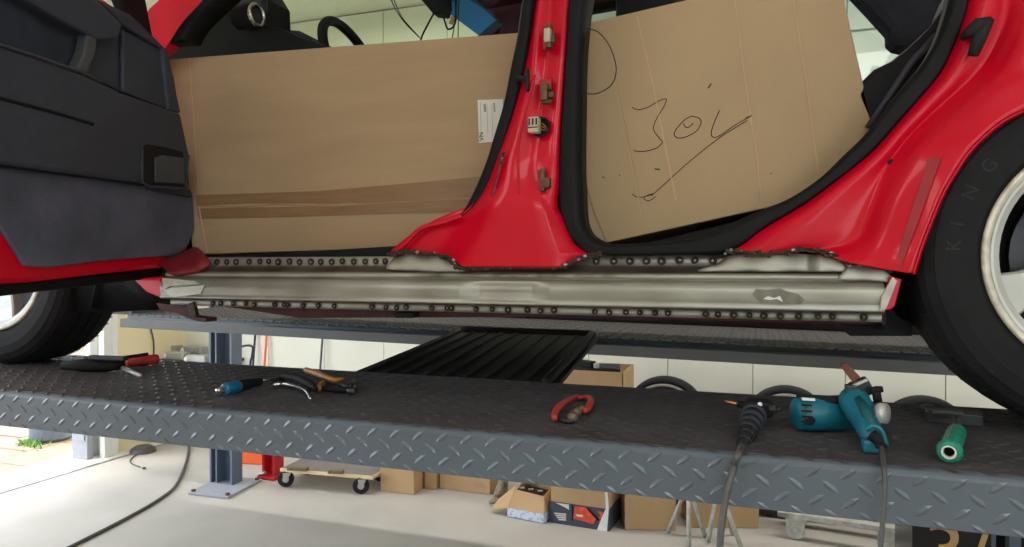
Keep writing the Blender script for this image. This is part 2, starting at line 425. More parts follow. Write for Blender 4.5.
for i, v in enumerate(sill.data.vertices):
    bn = prof[i % len(prof)][2]; z = v.co.z-CAMZ
    if z > -.03:
        d = 0 if (wx0 < v.co.x < wx1 or v.co.x > qx+.3) else min(abs(v.co.x-wx0), abs(v.co.x-wx1), abs(v.co.x-qx-.3))
        bn = max(bn, (.75-d*8)*(.7+.5*noise.noise(v.co*40)))
    if z > 0 or z < -.087:
        for px_, pz_ in PW_:
            dd = math.hypot(v.co.x-px_, z-pz_)
            if dd < .014: bn = max(bn, .85*(1-dd/.014)**.7*(.75+.5*noise.noise(v.co*60)))
    bn += .2*noise.noise(v.co*12)
    at.data[i].value = max(0, min(1, bn))
# plug welds
def plug(x, z, D, r):
    p = Vector((x+random.uniform(-.001,.001), D, CAMZ+z+random.uniform(-.001,.001))); o = MB()
    o.lathe([(r*1.25,.0),(r*1.1,.0028),(r*.7,.0032),(r*.45,.001),(0,.0012)], p, (0,-1,0), 8)
    k = o.build('plug_weld', 'burn_shade', sill, smooth=False)
    o2 = MB().lathe([(r*.5,.0005),(r*.32,.003),(0,.0036)], p+Vector((random.uniform(-.001,.001),0,random.uniform(-.001,.001))), (0,-1,0), 6)
    m2 = bpy.data.meshes.new('t'); o2.bm.to_mesh(m2); o2.bm.free()
    bmx = bmesh.new(); bmx.from_mesh(k.data); n0 = len(bmx.faces); bmx.from_mesh(m2); bmx.faces.ensure_lookup_table()
    for f in bmx.faces[n0:]: f.material_index = 1
    k.data.materials.append(M['weldhi']); bmx.to_mesh(k.data); bmx.free(); bpy.data.meshes.remove(m2)
for x, z in PW_: plug(x, z, 1.489 if z > 0 else 1.453, random.uniform(.0062,.0076) if z > 0 else random.uniform(.0052,.0062))
# welded-up steel flares either side of the pillar and below the rear quarter
def patch(name, px, D, m, parent, th=.008, bev=.001): return MB().poly([P(a,b,D) for a,b in px], (0,th,0)).build(name, m, parent, bev=bev)
def flare(top, bot_, D):
    def dense(l):
        l = [P(a,b,D) for a,b in l]; return [l[k].lerp(l[k+1], t/10) for k in range(len(l)-1) for t in range(10)]+[l[-1]]
    A_ = dense(top); B2 = dense(bot_); n = len(A_); mb = MB()
    pick = lambda L, k: L[int(k/(n-1)*(len(L)-1))]
    mb.loft([[pick(A_,k).lerp(pick(B2,k), q/8) for q in range(9)]+[pick(B2,k)+Vector((0,.03,0))] for k in range(n)])
    o = mb.build('flare', 'sill', sill, smooth=True); a = o.data.attributes.new('burn_shade','FLOAT','POINT')
    for i, v in enumerate(o.data.vertices):
        k = (i//10)/(n-1); q = min(1,(i % 10)/8); e = min(k, 1-k)
        a.data[i].value = max(0, min(1, max(1.15-q*1.9, .9-e*7, .5*(q-.8)*5)+.5*noise.noise(v.co*25)))
    return o
flare([(386,267),(394,257),(404,252),(424,253),(444,256),(455,262),(466,270)], [(386,269),(398,270.5),(410,271),(425,271.5),(440,272),(455,272),(466,272)], 1.446)
flare([(698,270),(716,264),(728,256),(740,254),(780,253),(832,255),(842,262),(847,268)], [(698,271.5),(716,271.5),(728,271.5),(740,271.5),(780,272),(832,272),(842,272),(847,273)], 1.446)
flare([(838,277),(848,266),(866,266),(884,270),(891,276)], [(838,279),(848,280.5),(866,281),(884,282),(889,283)], 1.437)
# grey scuffed area
patch('filler_patch', [(752,294),(756,289),(768,290),(780,288),(786,291),(798,294),(805,300),(800,304),(778,304),(760,303)], 1.4175, 'stain', sill, .003, 0)
patch('scuff', [(763,299),(768,296),(774,298),(780,296),(783,302),(777,299),(770,300)], 1.4168, 'stainlight', sill, .002, 0)
# ragged front end plates
patch('end_plate', [(162,278),(194,281),(198,284),(170,286),(164,290)], 1.415, 'whitedirty', sill, .02, 0)
patch('end_plate', [(163,289),(205,285),(200,294),(174,297),(168,295)], 1.417, 'steel', sill, .02, 0)
patch('end_plate', [(186,304),(193,302),(196,316),(188,318)], 1.447, 'burn_shade', sill, .006, 0)
patch('end_plate', [(893,277),(897,281),(886,309),(880,311),(882,296)], 1.412, 'whitedirty', sill, .01, 0)

def weld(px, D, n, name='weld_bead', r=.0042, parent=None, dv=.004):
    pts = smoothpath([P(a,b,D) for a,b in px], 8); mb = MB(); L = len(pts)
    if n > 20: n = int(n*1.7); mb.tube(pts, .0036, 5)
    bl = MB()
    for k in range(n):
        q = k/(n-1)*(L-1); i = min(int(q), L-2); p = pts[i].lerp(pts[i+1], q-i)
        p = p+Vector((random.gauss(0,.0015), random.gauss(0,.0006), random.gauss(0,dv*.6)))
        (mb if random.random() < .85 else bl).blob(p, r*random.uniform(.7,1.25), (1.2,.6,.8))
    tag(mb.build(name, 'burn_shade', parent), kind='stuff'); tag(bl.build(name, 'weldhi', parent, smooth=True), kind='stuff')
# --- door pillar (between the two openings)
# rows from top to bottom: front edge, inner flange, step, channel left, channel right, rear edge  (px), y
rowsP = [(-90, 541,543,556,566,590,592), (-40, 533,536,547,556,576,578), (0, 531,533.5,540,551,568,572), (35, 526,529,536,548,565,569), (70, 519,523,534,545,562,567), (105, 512,516,526,541,559,564), (140, 501,506,517,536,556,561), (160, 495,499,511,533,555,560), (185, 484,491,506,531,554,559), (205, 470,479,491,541,553,556), (218, 440,466,488,544,557,562), (230, 418,455,485,547,562,567), (243, 401,447,480,551,568,573), (251, 392,444,474,554,573,582), (255, 396,442,471,556,577,588)]
bot = [(396,254),(443,255),(464,267),(561,267.5),(572,264),(584,257)]
du = [1.475,1.455,1.437,1.452,1.437,1.47]; dl_ = [1.47,1.466,1.434,1.434,1.455,1.47]
def dep(k, y):
    t = max(0, min(1, (y-165)/45)); return du[k]*(1-t)+dl_[k]*t+.05*max(0, (200-y)/200)
rows = [[P(x, y, dep(k, y)) for k, x in enumerate(r)] for y, *r in rowsP]
rows.append([P(x,y,dl_[k]) for k,(x,y) in enumerate(bot)])
pil = MB(); 
# smooth down the rows
cols = list(zip(*rows)); cols = [smoothpath(c, 4) for c in cols]
fine = []
for r in zip(*cols):
    q = []
    for i in range(len(r)-1): q += [r[i].lerp(r[i+1], t/4) for t in range(4)]
    fine.append(q+[r[-1]])
pil.loft(fine)
pill = pil.build('door_pillar', 'red', car, smooth=True, solid=.004)
# raised lip along the flare edge of the front opening
MB().tube(smoothpath([P(x,y,1.448) for x,y in ((462,216),(445,222),(428,226),(418,231),(410,239),(402,247),(394,253))],4), .006, 6).build('flange_lip', 'red', pill, smooth=True)
MB().tube(smoothpath([P(x,y,1.437) for x,y in ((535,75),(527,105),(519,140),(518,165),(519,190),(523,205),(527,208))],4), .0024, 6).build('pressed_ridge', 'red', pill, smooth=True)
# dark sealed joint with spot welds on the flange
MB().tube([P(x,y,1.444) for x,y in ((503,153),(499,170),(494,190),(489,210),(484,232))], .004, 5).build('flange_joint', 'darkred', pill)
weld([(503,153),(501,164)], 1.441, 5, 'spot_weld', .0035, pill, .001)
weld([(498,176),(493,196),(489,212),(485,224),(483,233)], 1.441, 9, 'spot_weld', .0026, pill, .001)
weld([(389,255),(398,252),(404,252),(420,253),(444,256),(452,261),(460,268),(500,267.5),(540,267.5),(565,266),(575,260),(586,256),(600,254)], 1.434, 90, 'weld_bead', .0048, pill)
# hinges and plugs on the pillar
hp = P(548,38,1.45)
MB().box(*P(548,38,1.462), .022,.012,.052, bev=.002).build('hinge_plate', 'redlow', pill)
h = MB(); h.box(*P(548,36,1.445), .014,.02,.03, bev=.003); h.build('hinge', 'connector', pill)
h = MB(); h.tube([P(549,24,1.447), P(549,29,1.447)], .006, 8); h.tube([P(549,43,1.447),P(549,48,1.447)], .007, 8); h.box(*P(554,38,1.447),.006,.012,.02); h.build('hinge_bracket', 'rust', pill)
h = MB(); h.box(*P(546,90,1.455), .028,.012,.045, bev=.002); h.build('hinge_plate', 'redlow', pill)
h = MB(); h.box(*P(545,93,1.442), .016,.02,.035, bev=.003); h.tube([P(541,88,1.44),P(552,88,1.44)], .005, 8); h.tube([P(543,102,1.44),P(552,101,1.44)], .005, 8); h.box(*P(552,95,1.437),.012,.014,.012,bev=.002); h.build('hinge_bracket', 'rust', pill)
MB().lathe([(.022,.0),(.022,.004),(.018,.004),(.018,-.004),(0,-.004)], P(541,127,1.447), (0,-1,0), 20).build('cable_hole', 'black', pill)
h = MB(); c = P(534.5,125.5,1.436)
h.box(c.x,c.y,c.z,.024,.024,.034,bev=.003); h.build('wiring_plug', 'connector', pill)
h = MB(); 
for k in range(3): h.box(c.x-.008+.008*k, c.y-.0125, c.z+.006, .003,.002,.014)
h.box(c.x,c.y-.0125,c.z-.006,.022,.002,.002); h.build('plug_slots', 'black', pill)
h = MB()
for k in range(3): h.tube(smoothpath([P(538,122+3*k,1.442), P(543,124+3*k,1.44), P(547,129+k,1.447)],4), .0015, 5)
h.build('plug_wires', 'copper', pill)
MB().box(*P(543,181,1.452), .024,.012,.05, bev=.002).build('hinge_plate', 'redlow', pill)
h = MB(); h.box(*P(543,181,1.437), .012,.02,.045, bev=.003); h.box(*P(547,183,1.434),.016,.016,.022,bev=.003); h.tube([P(543,168,1.437),P(544,175,1.437)],.005,8); h.tube([P(543,186,1.434),P(548,186,1.434)],.004,8); h.build('hinge_bracket', 'rust', pill)
# clip between the front seal and the pillar
h = MB(); h.tube([P(517,78,1.452),P(527,79.5,1.445)], .007, 6); h.box(*P(527.5,80,1.445),.008,.012,.05, bev=.003); h.build('seal_clip', 'rubber', pill)

# --- door opening seals
def band(px, D, d2, th, name, m, parent):
    """px: list of (outer, inner) pixel pairs, raised rounded band"""
    rows = []
    A_ = smoothpath([P(a[0],a[1],D) for a,_ in px], 5); B2 = smoothpath([P(c[0],c[1],d2) for _,c in px], 5)
    for a, c in zip(A_, B2):
        mid = (a+c)/2; rows.append([a, a.lerp(c,.22)+Vector((0,-th,0)), a.lerp(c,.40)+Vector((0,-th*.55,0)), a.lerp(c,.6)+Vector((0,-th*1.05,0)), a.lerp(c,.85)+Vector((0,-th*.6,0)), c, c+Vector((0,.05,0)), a+Vector((0,.03,0))])
    mb = MB(); V = mb.loft(rows, True); mb.bm.faces.new(V[0]); mb.bm.faces.new(V[-1][::-1])
    return mb.build(name, m, parent, smooth=True)
band([((542,-40),(531,-40)),((533.5,0),(522.5,0)),((529.5,35),(517.5,35)),((523.5,70),(510.5,70)),((515.5,105),(503.5,105)),((505.5,140),(493,140)),((498.5,160),(487,160)),((489.5,185),(477,185)),((478,205),(467,205)),((466,216),(461,213))], 1.47, 1.475, .012, 'door_seal', 'seal', car)
rs = [((577,-40),(598,-40)),((569,0),(588,0)),((566.5,35),(584,35)),((564,70),(582,70)),((561.5,105),(581.5,105)),((558.5,140),(581,140)),((557,170),(581,170)),((556.5,190),(582,190)),((558.5,207),(583,212)),((562,223),(585,225)),((570,238),(590,234)),((580,249),(598,240)),((592,255),(612,244)),((640,255.5),(645,243)),((690,255),(692,238)),((724,254.5),(716,230)),((742,246),(738,220)),((762,230),(764,209)),((806,203),(790,198)),((848,172),(820,178)),((874,150.5),(842,157)),((892,130),(868,131)),((917.5,102),(897,93)),((940.5,74),(920,66)),((953,48.6),(935,42)),((963.6,20.5),(945,15)),((969,0),(950,-5)),((974,-40),(955,-40))]
band(rs, 1.472, 1.478, .014, 'door_seal', 'seal', car)

# --- rear quarter panel
S = [
 [(724,254),(762,254),(806,250),(848,263),(882,269),(912,274)],
 [(740,246),(775,240),(838,247),(866,256),(890,258),(916,260)],
 [(764,229),(792,226),(857,238),(879,240),(900,245),(921,245)],
 [(790,214),(812,211),(863,222),(889,216),(910,220),(931,219)],
 [(808,203),(828,199),(870,203),(898,193),(919,189),(943,191)],
 [(849,172),(862,172),(881,176),(909,171),(928,163),(958,166)],
 [(875,150),(885,151),(897,152),(919,152),(935,151),(969,150.5)],
 [(893,130),(902,131),(914,131),(934,138),(950,139),(982,137)],
 [(917,102),(928,104),(942,105),(958,115),(972,114),(1003,120)],
 [(940,74),(952,78),(968,82),(988,88),(1003,86),(1028,108)],
 [(953,49),(966,54),(988,58),(1013,62),(1033,72),(1055,99)],
 [(964,20),(980,22),(1003,25),(1026,32),(1050,58),(1080,92)],
 [(970,-10),(988,-10),(1008,-10),(1036,-5),(1064,40),(1112,85)],
 [(974,-60),(992,-60),(1012,-60),(1046,-50),(1084,0),(1145,82)],
 [(974,-130),(996,-130),(1020,-130),(1070,-130),(1130,-100),(1190,82)]]
dq = [1.478,1.452,1.468,1.428,1.418,1.402]
cols = [smoothpath([P(x,y,d) for (x,y),d in zip(c, [dq[i]]*99)], 4) for i, c in enumerate(zip(*S))]
fine = []
for r in zip(*cols):
    q = []
    for i in range(len(r)-1): q += [r[i].lerp(r[i+1], t/3) for t in range(3)]
    fine.append(q+[r[-1]])
qp = MB(); qp.loft(fine); quarter = qp.build('rear_quarter_panel', 'red', car, smooth=True, solid=.004, sub=1)
# arch lip turned inwards
lip = [r[-1] for r in fine]
l2 = MB(); l2.loft([[p, p+Vector((.004,.012,0)), p+Vector((.02,.07,0))] for p in lip]); l2.build('arch_lip', 'red', quarter, smooth=True, solid=.003)
patch('lower_closing_strip', [(889,276),(902,279),(895,306),(891,309.5),(882,311),(886,298)], 1.425, 'red', quarter, .03, .002)
MB().tube(smoothpath([P(x,y,1.432) for x,y in ((893,262),(908,229),(926,190),(937,165))],4), .007, 6).build('sealed_seam', 'redlow', quarter, smooth=True)
weld([(726,252),(740,252),(762,254.5),(792,251.5),(807,249.5),(831,253.6),(848,263),(864,264),(880,268),(891,271)], 1.44, 66, 'weld_bead', .0045, quarter)
MB().tube(smoothpath([P(x,y,1.4545) for x,y in ((772,240),(792,226.5),(828,200),(862,173),(886,151),(903,131),(929,104),(953,78),(968,52))],4), .0032, 6).build('flange_seam', 'redlow', quarter, smooth=True)
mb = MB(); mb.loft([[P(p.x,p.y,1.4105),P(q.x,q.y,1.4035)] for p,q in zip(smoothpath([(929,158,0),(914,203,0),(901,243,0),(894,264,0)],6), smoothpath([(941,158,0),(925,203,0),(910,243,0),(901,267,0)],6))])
mb.build('deep_red_band', 'redlow', quarter, smooth=True)  # deeper red band laid along the panel crease
# rear end of the body side beyond the arch
o_ = Vector((.575,0,LZ+.318)); mb = MB(); A1 = []; A2 = []
ends = smoothpath([(.58,0,2.62),(.88,0,2.55),(1.12,0,2.25),(1.30,0,2.10),(1.40,0,1.95),(1.42,0,1.75),(1.40,0,1.52)],4)
for k, e in enumerate(ends):
    a = R(102-114*k/(len(ends)-1)); p = o_+Vector((.385*math.cos(a),1.407,.385*math.sin(a))); A1.append(p); A2.append(Vector((e.x,1.425+.02*(e.z-1.5),e.z)))
mb.loft([[p.lerp(q,t/5)+Vector((0,-.002*math.sin(math.pi*t/5),0)) for t in range(6)] for p, q in zip(A1, A2)])
mb.build('rear_fender', 'red', car, smooth=True, solid=.004)
# rubber door buffer
h = MB(); h.tube([P(962,38,1.45),P(972,31,1.43),P(978,24,1.43),P(991,21,1.43)], [.006,.012,.011,.008], 8); h.tube([P(990,19,1.43),P(980,36,1.43),P(973,55,1.43)], [.008,.012,.009], 8)
h.build('rubber_buffer', 'rubber', quarter, smooth=True)
MB().lathe([(.006,.0),(.004,.001),(0,.0012)], P(891,162,1.458), (0,-1,0), 10).build('drain_hole', 'black', quarter)

# --- wheels
def lathe_y(mb, prof, n=48): mb.lathe([(r, y) for r, y in prof], (0,0,0), (0,1,0), n)
def make_wheel(loc, spin, label, lettering=False):
    wroot = bpy.data.objects.new('wheel', None); C.objects.link(wroot); wroot.parent = car; wroot.location = loc
    tag(wroot, label)
    RT = .317; t = MB()
    pr = [(.211,.012),(.221,.002),(.236,-.001),(.262,-.004),(.285,.000),(.286,.0015),(.300,.010),(.309,.022),(.313,.034),(RT-.001,.050),(RT,.066),(.310,.068),(.310,.074),(RT,.076),(RT+.001,.100),(.311,.102),(.311,.110),(RT+.001,.112),(RT,.136),(.310,.138),(.310,.144),(RT,.146),(RT-.001,.162),(.313,.178),(.305,.195),(.285,.207),(.25,.21),(.22,.2)]
    lathe_y(t, pr, 72)
    ty = t.build('tyre', 'tyre', wroot, smooth=False)
    sp = MB()   # shoulder sipes
    for k in range(72):
        a = 2*math.pi*k/72
        for r_, y_, ln in ((.3125,.030,.014),(.3125,.182,.014)):
            u = Vector((math.cos(a),0,math.sin(a))); v = Vector((-math.sin(a),0,math.cos(a)))
            c = u*r_+Vector((0,y_,0)); f = Vector((0,1 if y_ < .1 else -1,0))*.9+u*.2
            sp.poly([c-f*.014-v*.0016, c+f*.014-v*.0016, c+f*.014+v*.0016, c-f*.014+v*.0016], u*.0012)
    tag(sp.build('tread_blocks', 'rubber', wroot), kind='stuff')
    rm = MB(); lathe_y(rm, [(.212,.012),(.2125,.004),(.209,.001),(.204,.002),(.199,.006)], 64); rm.build('rim_edge', 'rimedge', wroot, smooth=True)
    rm = MB(); lathe_y(rm, [(.199,.006),(.189,.02),(.183,.06),(.180,.18)], 64); rm.build('barrel', 'brake', wroot, smooth=True)
    rm = MB()
    lathe_y(rm, [(.199,.005),(.194,.006),(.184,.012),(.182,.022),(.194,.024)], 64)
    lathe_y(rm, [(0,.018),(.03,.017),(.058,.022),(.066,.035),(.066,.06)], 24)
    for k in range(5):
        a = spin+2*math.pi*k/5; u = Vector((math.cos(a),0,math.sin(a))); v = Vector((-math.sin(a),0,math.cos(a)))
        rows = []
        for r_, wd_, y_ in ((.05,.024,.022),(.10,.026,.026),(.15,.031,.022),(.190,.041,.010)):
            rows.append([u*r_-v*wd_+Vector((0,y_+.03,0)), u*r_-v*wd_+Vector((0,y_+.004,0)), u*r_-v*(wd_-.004)+Vector((0,y_,0)), u*r_+v*(wd_-.004)+Vector((0,y_,0)), u*r_+v*wd_+Vector((0,y_+.004,0)), u*r_+v*wd_+Vector((0,y_+.03,0))])
        rm.loft(rows, True)
    rm.build('alloy_rim', 'alloy', wroot)
    bk_ = MB(); lathe_y(bk_, [(0,.13),(.2,.13),(.21,.14),(0,.14)], 32); bk_.build('wheel_back', 'black', wroot)
    hb = MB(); lathe_y(hb, [(.0,.10),(.145,.10),(.145,.115),(0,.115)], 32); hb.build('brake_disc', 'darkmetal', wroot)
    if lettering:
        for ch, dg in zip('KING', (176,166,155,143)):
            a = R(dg); u = Vector((math.cos(a),0,math.sin(a))); tv = Vector((math.sin(a),0,-math.cos(a)))
            text3d('sidewall_letter', ch, u*.246+Vector((0,-.0035,0))-tv*.01, tv, u, .032, 'tyreletter', ty, .0004)
    return wroot
make_wheel((.575,1.425,LZ+.318), R(180+22), 'rear wheel with silver five-spoke rim', True)
fw = make_wheel((-2.175,1.455,LZ+.318), R(-8), 'front wheel with silver five-spoke rim')
# wheelhouses
for cx, nm in ((.575,'rear'), (-2.175,'front')):
    o = Vector((cx,0,LZ+.318)); wh = MB()
    wh.loft([[o+Vector((.385*math.cos(a), y, .385*math.sin(a))) for a in [math.pi*(1.12-q*1.24/20) for q in range(21)]] for y in (1.49, 1.85)])
    wh.build('wheelhouse', 'black', car, smooth=True, solid=.004)
MB().box(.55,1.93,CAMZ+.16,1.5,.03,.46).build('inner_arch', 'black', car)
MB().box(-2.3,1.93,CAMZ+.16,1.5,.03,.46).build('inner_arch', 'black', car)
patch('arch_closing', [(884,268),(915,262),(925,300),(918,328),(900,322),(884,312)], 1.62, 'black', car, .02)
MB().box(-.55,2.33,CAMZ-.03,3.5,1.45,.05).build('floor_pan', 'black', car)
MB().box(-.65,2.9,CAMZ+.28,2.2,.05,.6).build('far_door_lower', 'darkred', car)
MB().poly([P(205,256,1.535),P(300,252,1.535),P(395,246,1.535),P(395,257,1.535),P(300,258,1.535),P(205,259,1.535)], (0,.03,0)).build('sill_carpet', 'black', car)
MB().poly([(-1.0,1.5,CAMZ-.012),(.2,1.5,CAMZ-.012),(.2,2.6,CAMZ-.012),(-1.0,2.6,CAMZ-.012)], (0,0,.03)).build('floor_carpet', 'black', car)
# underside brackets seen below the sill
patch('jack_mount', [(392,313),(414,313),(412,318),(396,318)], 1.50, 'black', car, .03)
patch('inner_sill', [(158,298),(195,302),(300,318),(560,317),(886,325),(886,312),(600,305),(300,300),(180,292)], 1.53, 'maroon', car, .02)
patch('front_jack_point', [(156,303),(186,306),(188,316),(206,318),(206,322),(196,321),(190,319),(176,313),(160,310)], 1.475, 'maroon', car, .04)
patch('rear_jack_point', [(880,311),(892,309),(900,318),(912,322),(912,336),(850,336),(846,331),(838,324),(820,322),(822,318),(878,321)], 1.56, 'black', car, .05)
# --- A pillar, sill corner, fender end
patch('windscreen_pillar', [(-40,250),(150,8),(200,-38),(340,-170),(372,-170),(230,-30),(203,0),(180,26),(166,47),(150,58),(140,120)], 1.54, 'red', car, .04)
band([((372,-168),(390,-165)),((232,-28),(250,-28)),((204,0),(222,0)),((181,26),(197,24)),((170,44),(187,41))], 1.525, 1.535, .012, 'door_seal', 'seal', car)
mb = MB(); rows = [[P(a,b,d) for a,b,d in r] for r in ([(150,262,1.50),(165,268,1.44),(168,274,1.43),(176,276,1.44)],[(178,255,1.50),(180,262,1.43),(182,272,1.42),(186,276,1.43)],[(193,246,1.51),(198,256,1.43),(203,268,1.42),(204,271,1.43)],[(198,247,1.52),(206,255,1.46),(211,262,1.45),(212,264,1.455)])]
mb.loft(rows); mb.build('pillar_foot', 'darkred', car, smooth=True, solid=.005, sub=2)
patch('fender_end', [(133,279),(160,276.5),(163,288),(167,297),(158,297),(146,292)], 1.435, 'red', car, .03, .003)
mb = MB(); mb.loft([[P(60,255,1.47),P(60,308,1.50)],[P(100,255,1.5),P(104,312,1.53)],[P(133,275,1.5),P(148,309,1.53)],[P(160,280,1.5),P(160,309,1.53)]]); mb.build('wheel_arch_liner', 'black', car, smooth=True, solid=.01)

# --- front door, swung open towards the camera
al = R(80); HG = Vector((-1.545,1.45,CAMZ)); DD = Vector((math.cos(al),-math.sin(al),0)); DN = Vector((math.sin(al),math.cos(al),0))
def PD(px, py, off=0): return PP(px, py, HG+DN*off, DN)
door = bpy.data.objects.new('front_door', None); C.objects.link(door); door.parent = car; tag(door, 'open front door seen from inside')
def dpoly(name, px, off, th, m, bev=.004): return MB().poly([PD(a,b,off) for a,b in px], DN*-th).build(name, m, door, bev=bev)
dpoly('door_shell', [(-260,-160),(-260,345),(-60,305),(0,284.5),(33,282.5),(90,276),(164,268),(184,258),(191,242),(190,190),(181,120),(166,50),(153,36),(120,10),(90,-12),(-100,-160)], 0, .06, 'red', .012)
dpoly('lower_seal', [(-260,350),(-60,308),(0,296.5),(80,287),(161,277.5),(165,268),(33,281),(0,283),(-60,296),(-260,335)], -.02, .03, 'seal', .004)
dpoly('lower_carpet', [(-200,150),(0,165),(143,184),(152,190),(193,197),(194.3,228),(189,245),(179,255),(102,261),(51,267.5),(26,266),(13,245),(0,227),(-60,180)], .012, .012, 'carpet', .004)
dpoly('armrest_panel', [(-200,-90),(0,45),(40,58),(80,72),(101,82),(123,93),(181,113.5),(184.5,130),(190,156),(190,187),(143,183.5),(0,164),(-200,140)], .045, .045, 'plastic', .008)
dpoly('upper_cloth', [(-200,-150),(20,-20),(60,10),(100,40),(84,72),(0,44),(-200,-70)], .015, .012, 'blackcloth', .002)
dpoly('upper_backing', [(95,-2),(130,14),(153,36),(167,50),(181,113),(123,93),(84,73)], .018, .018, 'plastic', .003)
dpoly('top_rail', [(-200,-160),(0,-18),(31,3),(60,20),(78,29),(98,40),(119,39),(124,25),(98,0),(70,-20),(-80,-160)], .055, .05, 'plastic', .008)
dpoly('pull_handle', [(88,34),(98,38),(96,54),(88,73),(77,69),(85,52)], .052, .03, 'plastic2', .005)
dpoly('speaker_cover', [(123,29),(161,49.5),(165,76),(168,110),(123,92)], .030, .012, 'plastic', .005)
dpoly('corner_trim', [(124,25),(98,0),(128,16),(153,37.5),(167.5,50),(175,80),(180,113),(169,110.5),(162,49)], .040, .02, 'plastic', .005)
MB().tube([PD(-60,82,.046),PD(0,98,.046),PD(60,114,.046),PD(93,124,.046)], .004, 6).build('trim_crease', 'black', door)
MB().tube([PD(-60,26,.047),PD(0,44.5,.047),PD(40,57.5,.047),PD(84,73,.047),PD(101,82,.047)], .003, 6).build('trim_edge', 'plastic2', door, smooth=True)
MB().tube([PD(-60,158,.03),PD(0,166,.03),PD(70,174.5,.03),PD(143,185,.03)], .004, 6).build('trim_edge', 'black', door)
# pull cup
dpoly('cup_recess', [(143,149),(146,144),(165,147),(183,152),(187,184),(183,187),(145,183),(142,178)], .0462, .002, 'black', .002)
dpoly('pull_cup', [(155,158),(162,155),(184,158),(185.5,184),(155,182)], .0475, .003, 'plastic2', .003)
MB().tube([PD(142,149,.047),PD(142,182,.047),PD(150,187,.047),PD(186,188.5,.047),PD(188,155,.047)], .004, 6).build('cup_edge', 'plastic', door, smooth=True)
dpoly('trim_strip', [(150,186),(190,189.5),(193.5,197),(152,190)], .03, .02, 'plastic', .002)
dpoly('quarter_light_pillar', [(118,-40),(121,0),(128,18),(140,26),(153,37),(146,0),(138,-40)], -.01, .03, 'seal', .004)
dpoly('door_glass', [(-100,-160),(60,-120),(121,-40),(121,2),(97,-2),(60,-30)], -.03, .004, 'glass', 0)

# --- cabin seen through the openings
dash = MB().poly([P(a,b,1.75) for a,b in ((150,75),(166,50),(176,36),(205,16),(222,-10),(246,-30),(262,-4),(263,24),(281,28),(300,36),(333,47),(360,80),(360,120),(180,120))], (0,.14,0)).build('dashboard', 'black', car, bev=.01)
MB().poly([P(a,b,2.1) for a,b in ((250,60),(254,29),(278,27),(294,28),(310,36),(334,48),(380,110),(250,110))], (0,.9,0)).build('instrument_hood', 'blackcloth', dash, bev=.03)
vc = P(257,15,1.72)
MB().lathe([(.034,.006),(.037,.0),(.032,-.006),(.026,-.002),(.025,.006)], vc, (-.88,.02,0), 28, True).build('vent_ring', 'chrome', dash, smooth=True)
MB().lathe([(0,-.001),(.018,.0),(.026,.006)], vc, (-.88,.02,0), 16).build('vent_core', 'darkmetal', dash)
MB().lathe([(.033,.004),(.0355,.006),(.036,.07)], vc, (-.88,.02,0), 24).build('vent_barrel', 'black', dash, smooth=True)
MB().poly([P(a,b,1.74) for a,b in ((228,8),(262,-18),(262,10),(250,12),(250,24),(236,22))], (0,.03,0)).build('dash_end_cover', 'plastic', dash, bev=.006)
MB().tube([P(198.5,32,1.735),P(209,20,1.735)], .0025, 5).build('door_wire_clip', 'connector', dash)
# steering wheel
sw = MB(); cc = P(356,72,2.0); nrm = Vector((.93,.05,.36)).normalized(); u = nrm.cross(Vector((0,0,1))).normalized(); v = u.cross(nrm)
c0 = cc
sw.tube([c0+(u*math.cos(a)+v*math.sin(a))*.175 for a in [2*math.pi*k/40 for k in range(40)]], .016, 10, closed=True)
swo = sw.build('steering_wheel', 'black', car, smooth=True)
h = MB(); h.lathe([(0,.03),(.05,.02),(.06,-.02),(.05,-.06)], c0, nrm, 16); h.tube([c0-u*.17,c0+u*.17],.014,8); h.tube([c0,c0-v*.17],.014,8); h.tube([c0-nrm*.05,c0-nrm*.35],.03,10); h.build('wheel_hub', 'black', swo, smooth=True)
# windscreen with blue tint band, roof
H1, H2 = Vector((-1.08,1.62,2.56)), Vector((-1.08,2.92,2.56)); W1, W2 = Vector((-1.95,1.55,2.02)), Vector((-1.95,3.0,2.02))
MB().poly([H1,H2,W2,W1], (.003,0,-.005)).build('windscreen', 'glass', car)
H1b, H2b, W1b, W2b = H1.lerp(W1,.0), H2.lerp(W2,.0), H1.lerp(W1,.13), H2.lerp(W2,.10)
e = Vector((-.006,0,.01)); MB().poly([H1b-e,H2b-e,W2b-e,W1b-e], (.001,0,-.0015)).build('sun_band', 'blueglass', car)
MB().poly([(-1.1,1.62,2.57),(-1.1,2.95,2.57),(.1,2.95,2.63),(.1,1.62,2.63)], (0,0,.03)).build('roof', 'maroon', car)
MB().tube([(-1.95,2.98,2.0),(-1.08,2.93,2.57),(-.3,2.95,2.62)], .035, 8).build('roof_rail', 'black', car, smooth=True)
MB().poly([P(a,b,2.75) for a,b in ((520,45),(498,34),(503,22),(490,12),(468,-2),(450,-20),(540,-40),(545,45))], (0,.04,0)).build('headliner_trim', 'maroon', car, bev=.006)
MB().poly([P(a,b,2.3) for a,b in ((416,-6),(428,8),(432,13),(443,14),(446,4),(444,-12))], (0,.06,0)).build('mirror_bracket', 'black', car, bev=.006)
wr = MB()
for pts in ([(388,-8),(396,10),(406,24),(419,37)],[(391,-8),(400,14),(410,27),(420,38)],[(434,13),(428,24),(422,36),(420,44)],[(443,14),(445,22),(448,29),(453,27),(456,18),(455,-5)],[(457,-5),(455,20),(452,40)],[(459,-5),(458,40)]):
    wr.tube(smoothpath([P(a,b,2.28) for a,b in pts],5), .0035 if pts[0][0] in (434,443) else .002, 5)
wr.build('loose_wires', 'black', car, smooth=True)
h = MB().tube([P(451,24,2.27),P(453,17,2.27)], .008, 6); h.build('wire_plug', 'yellow', car)
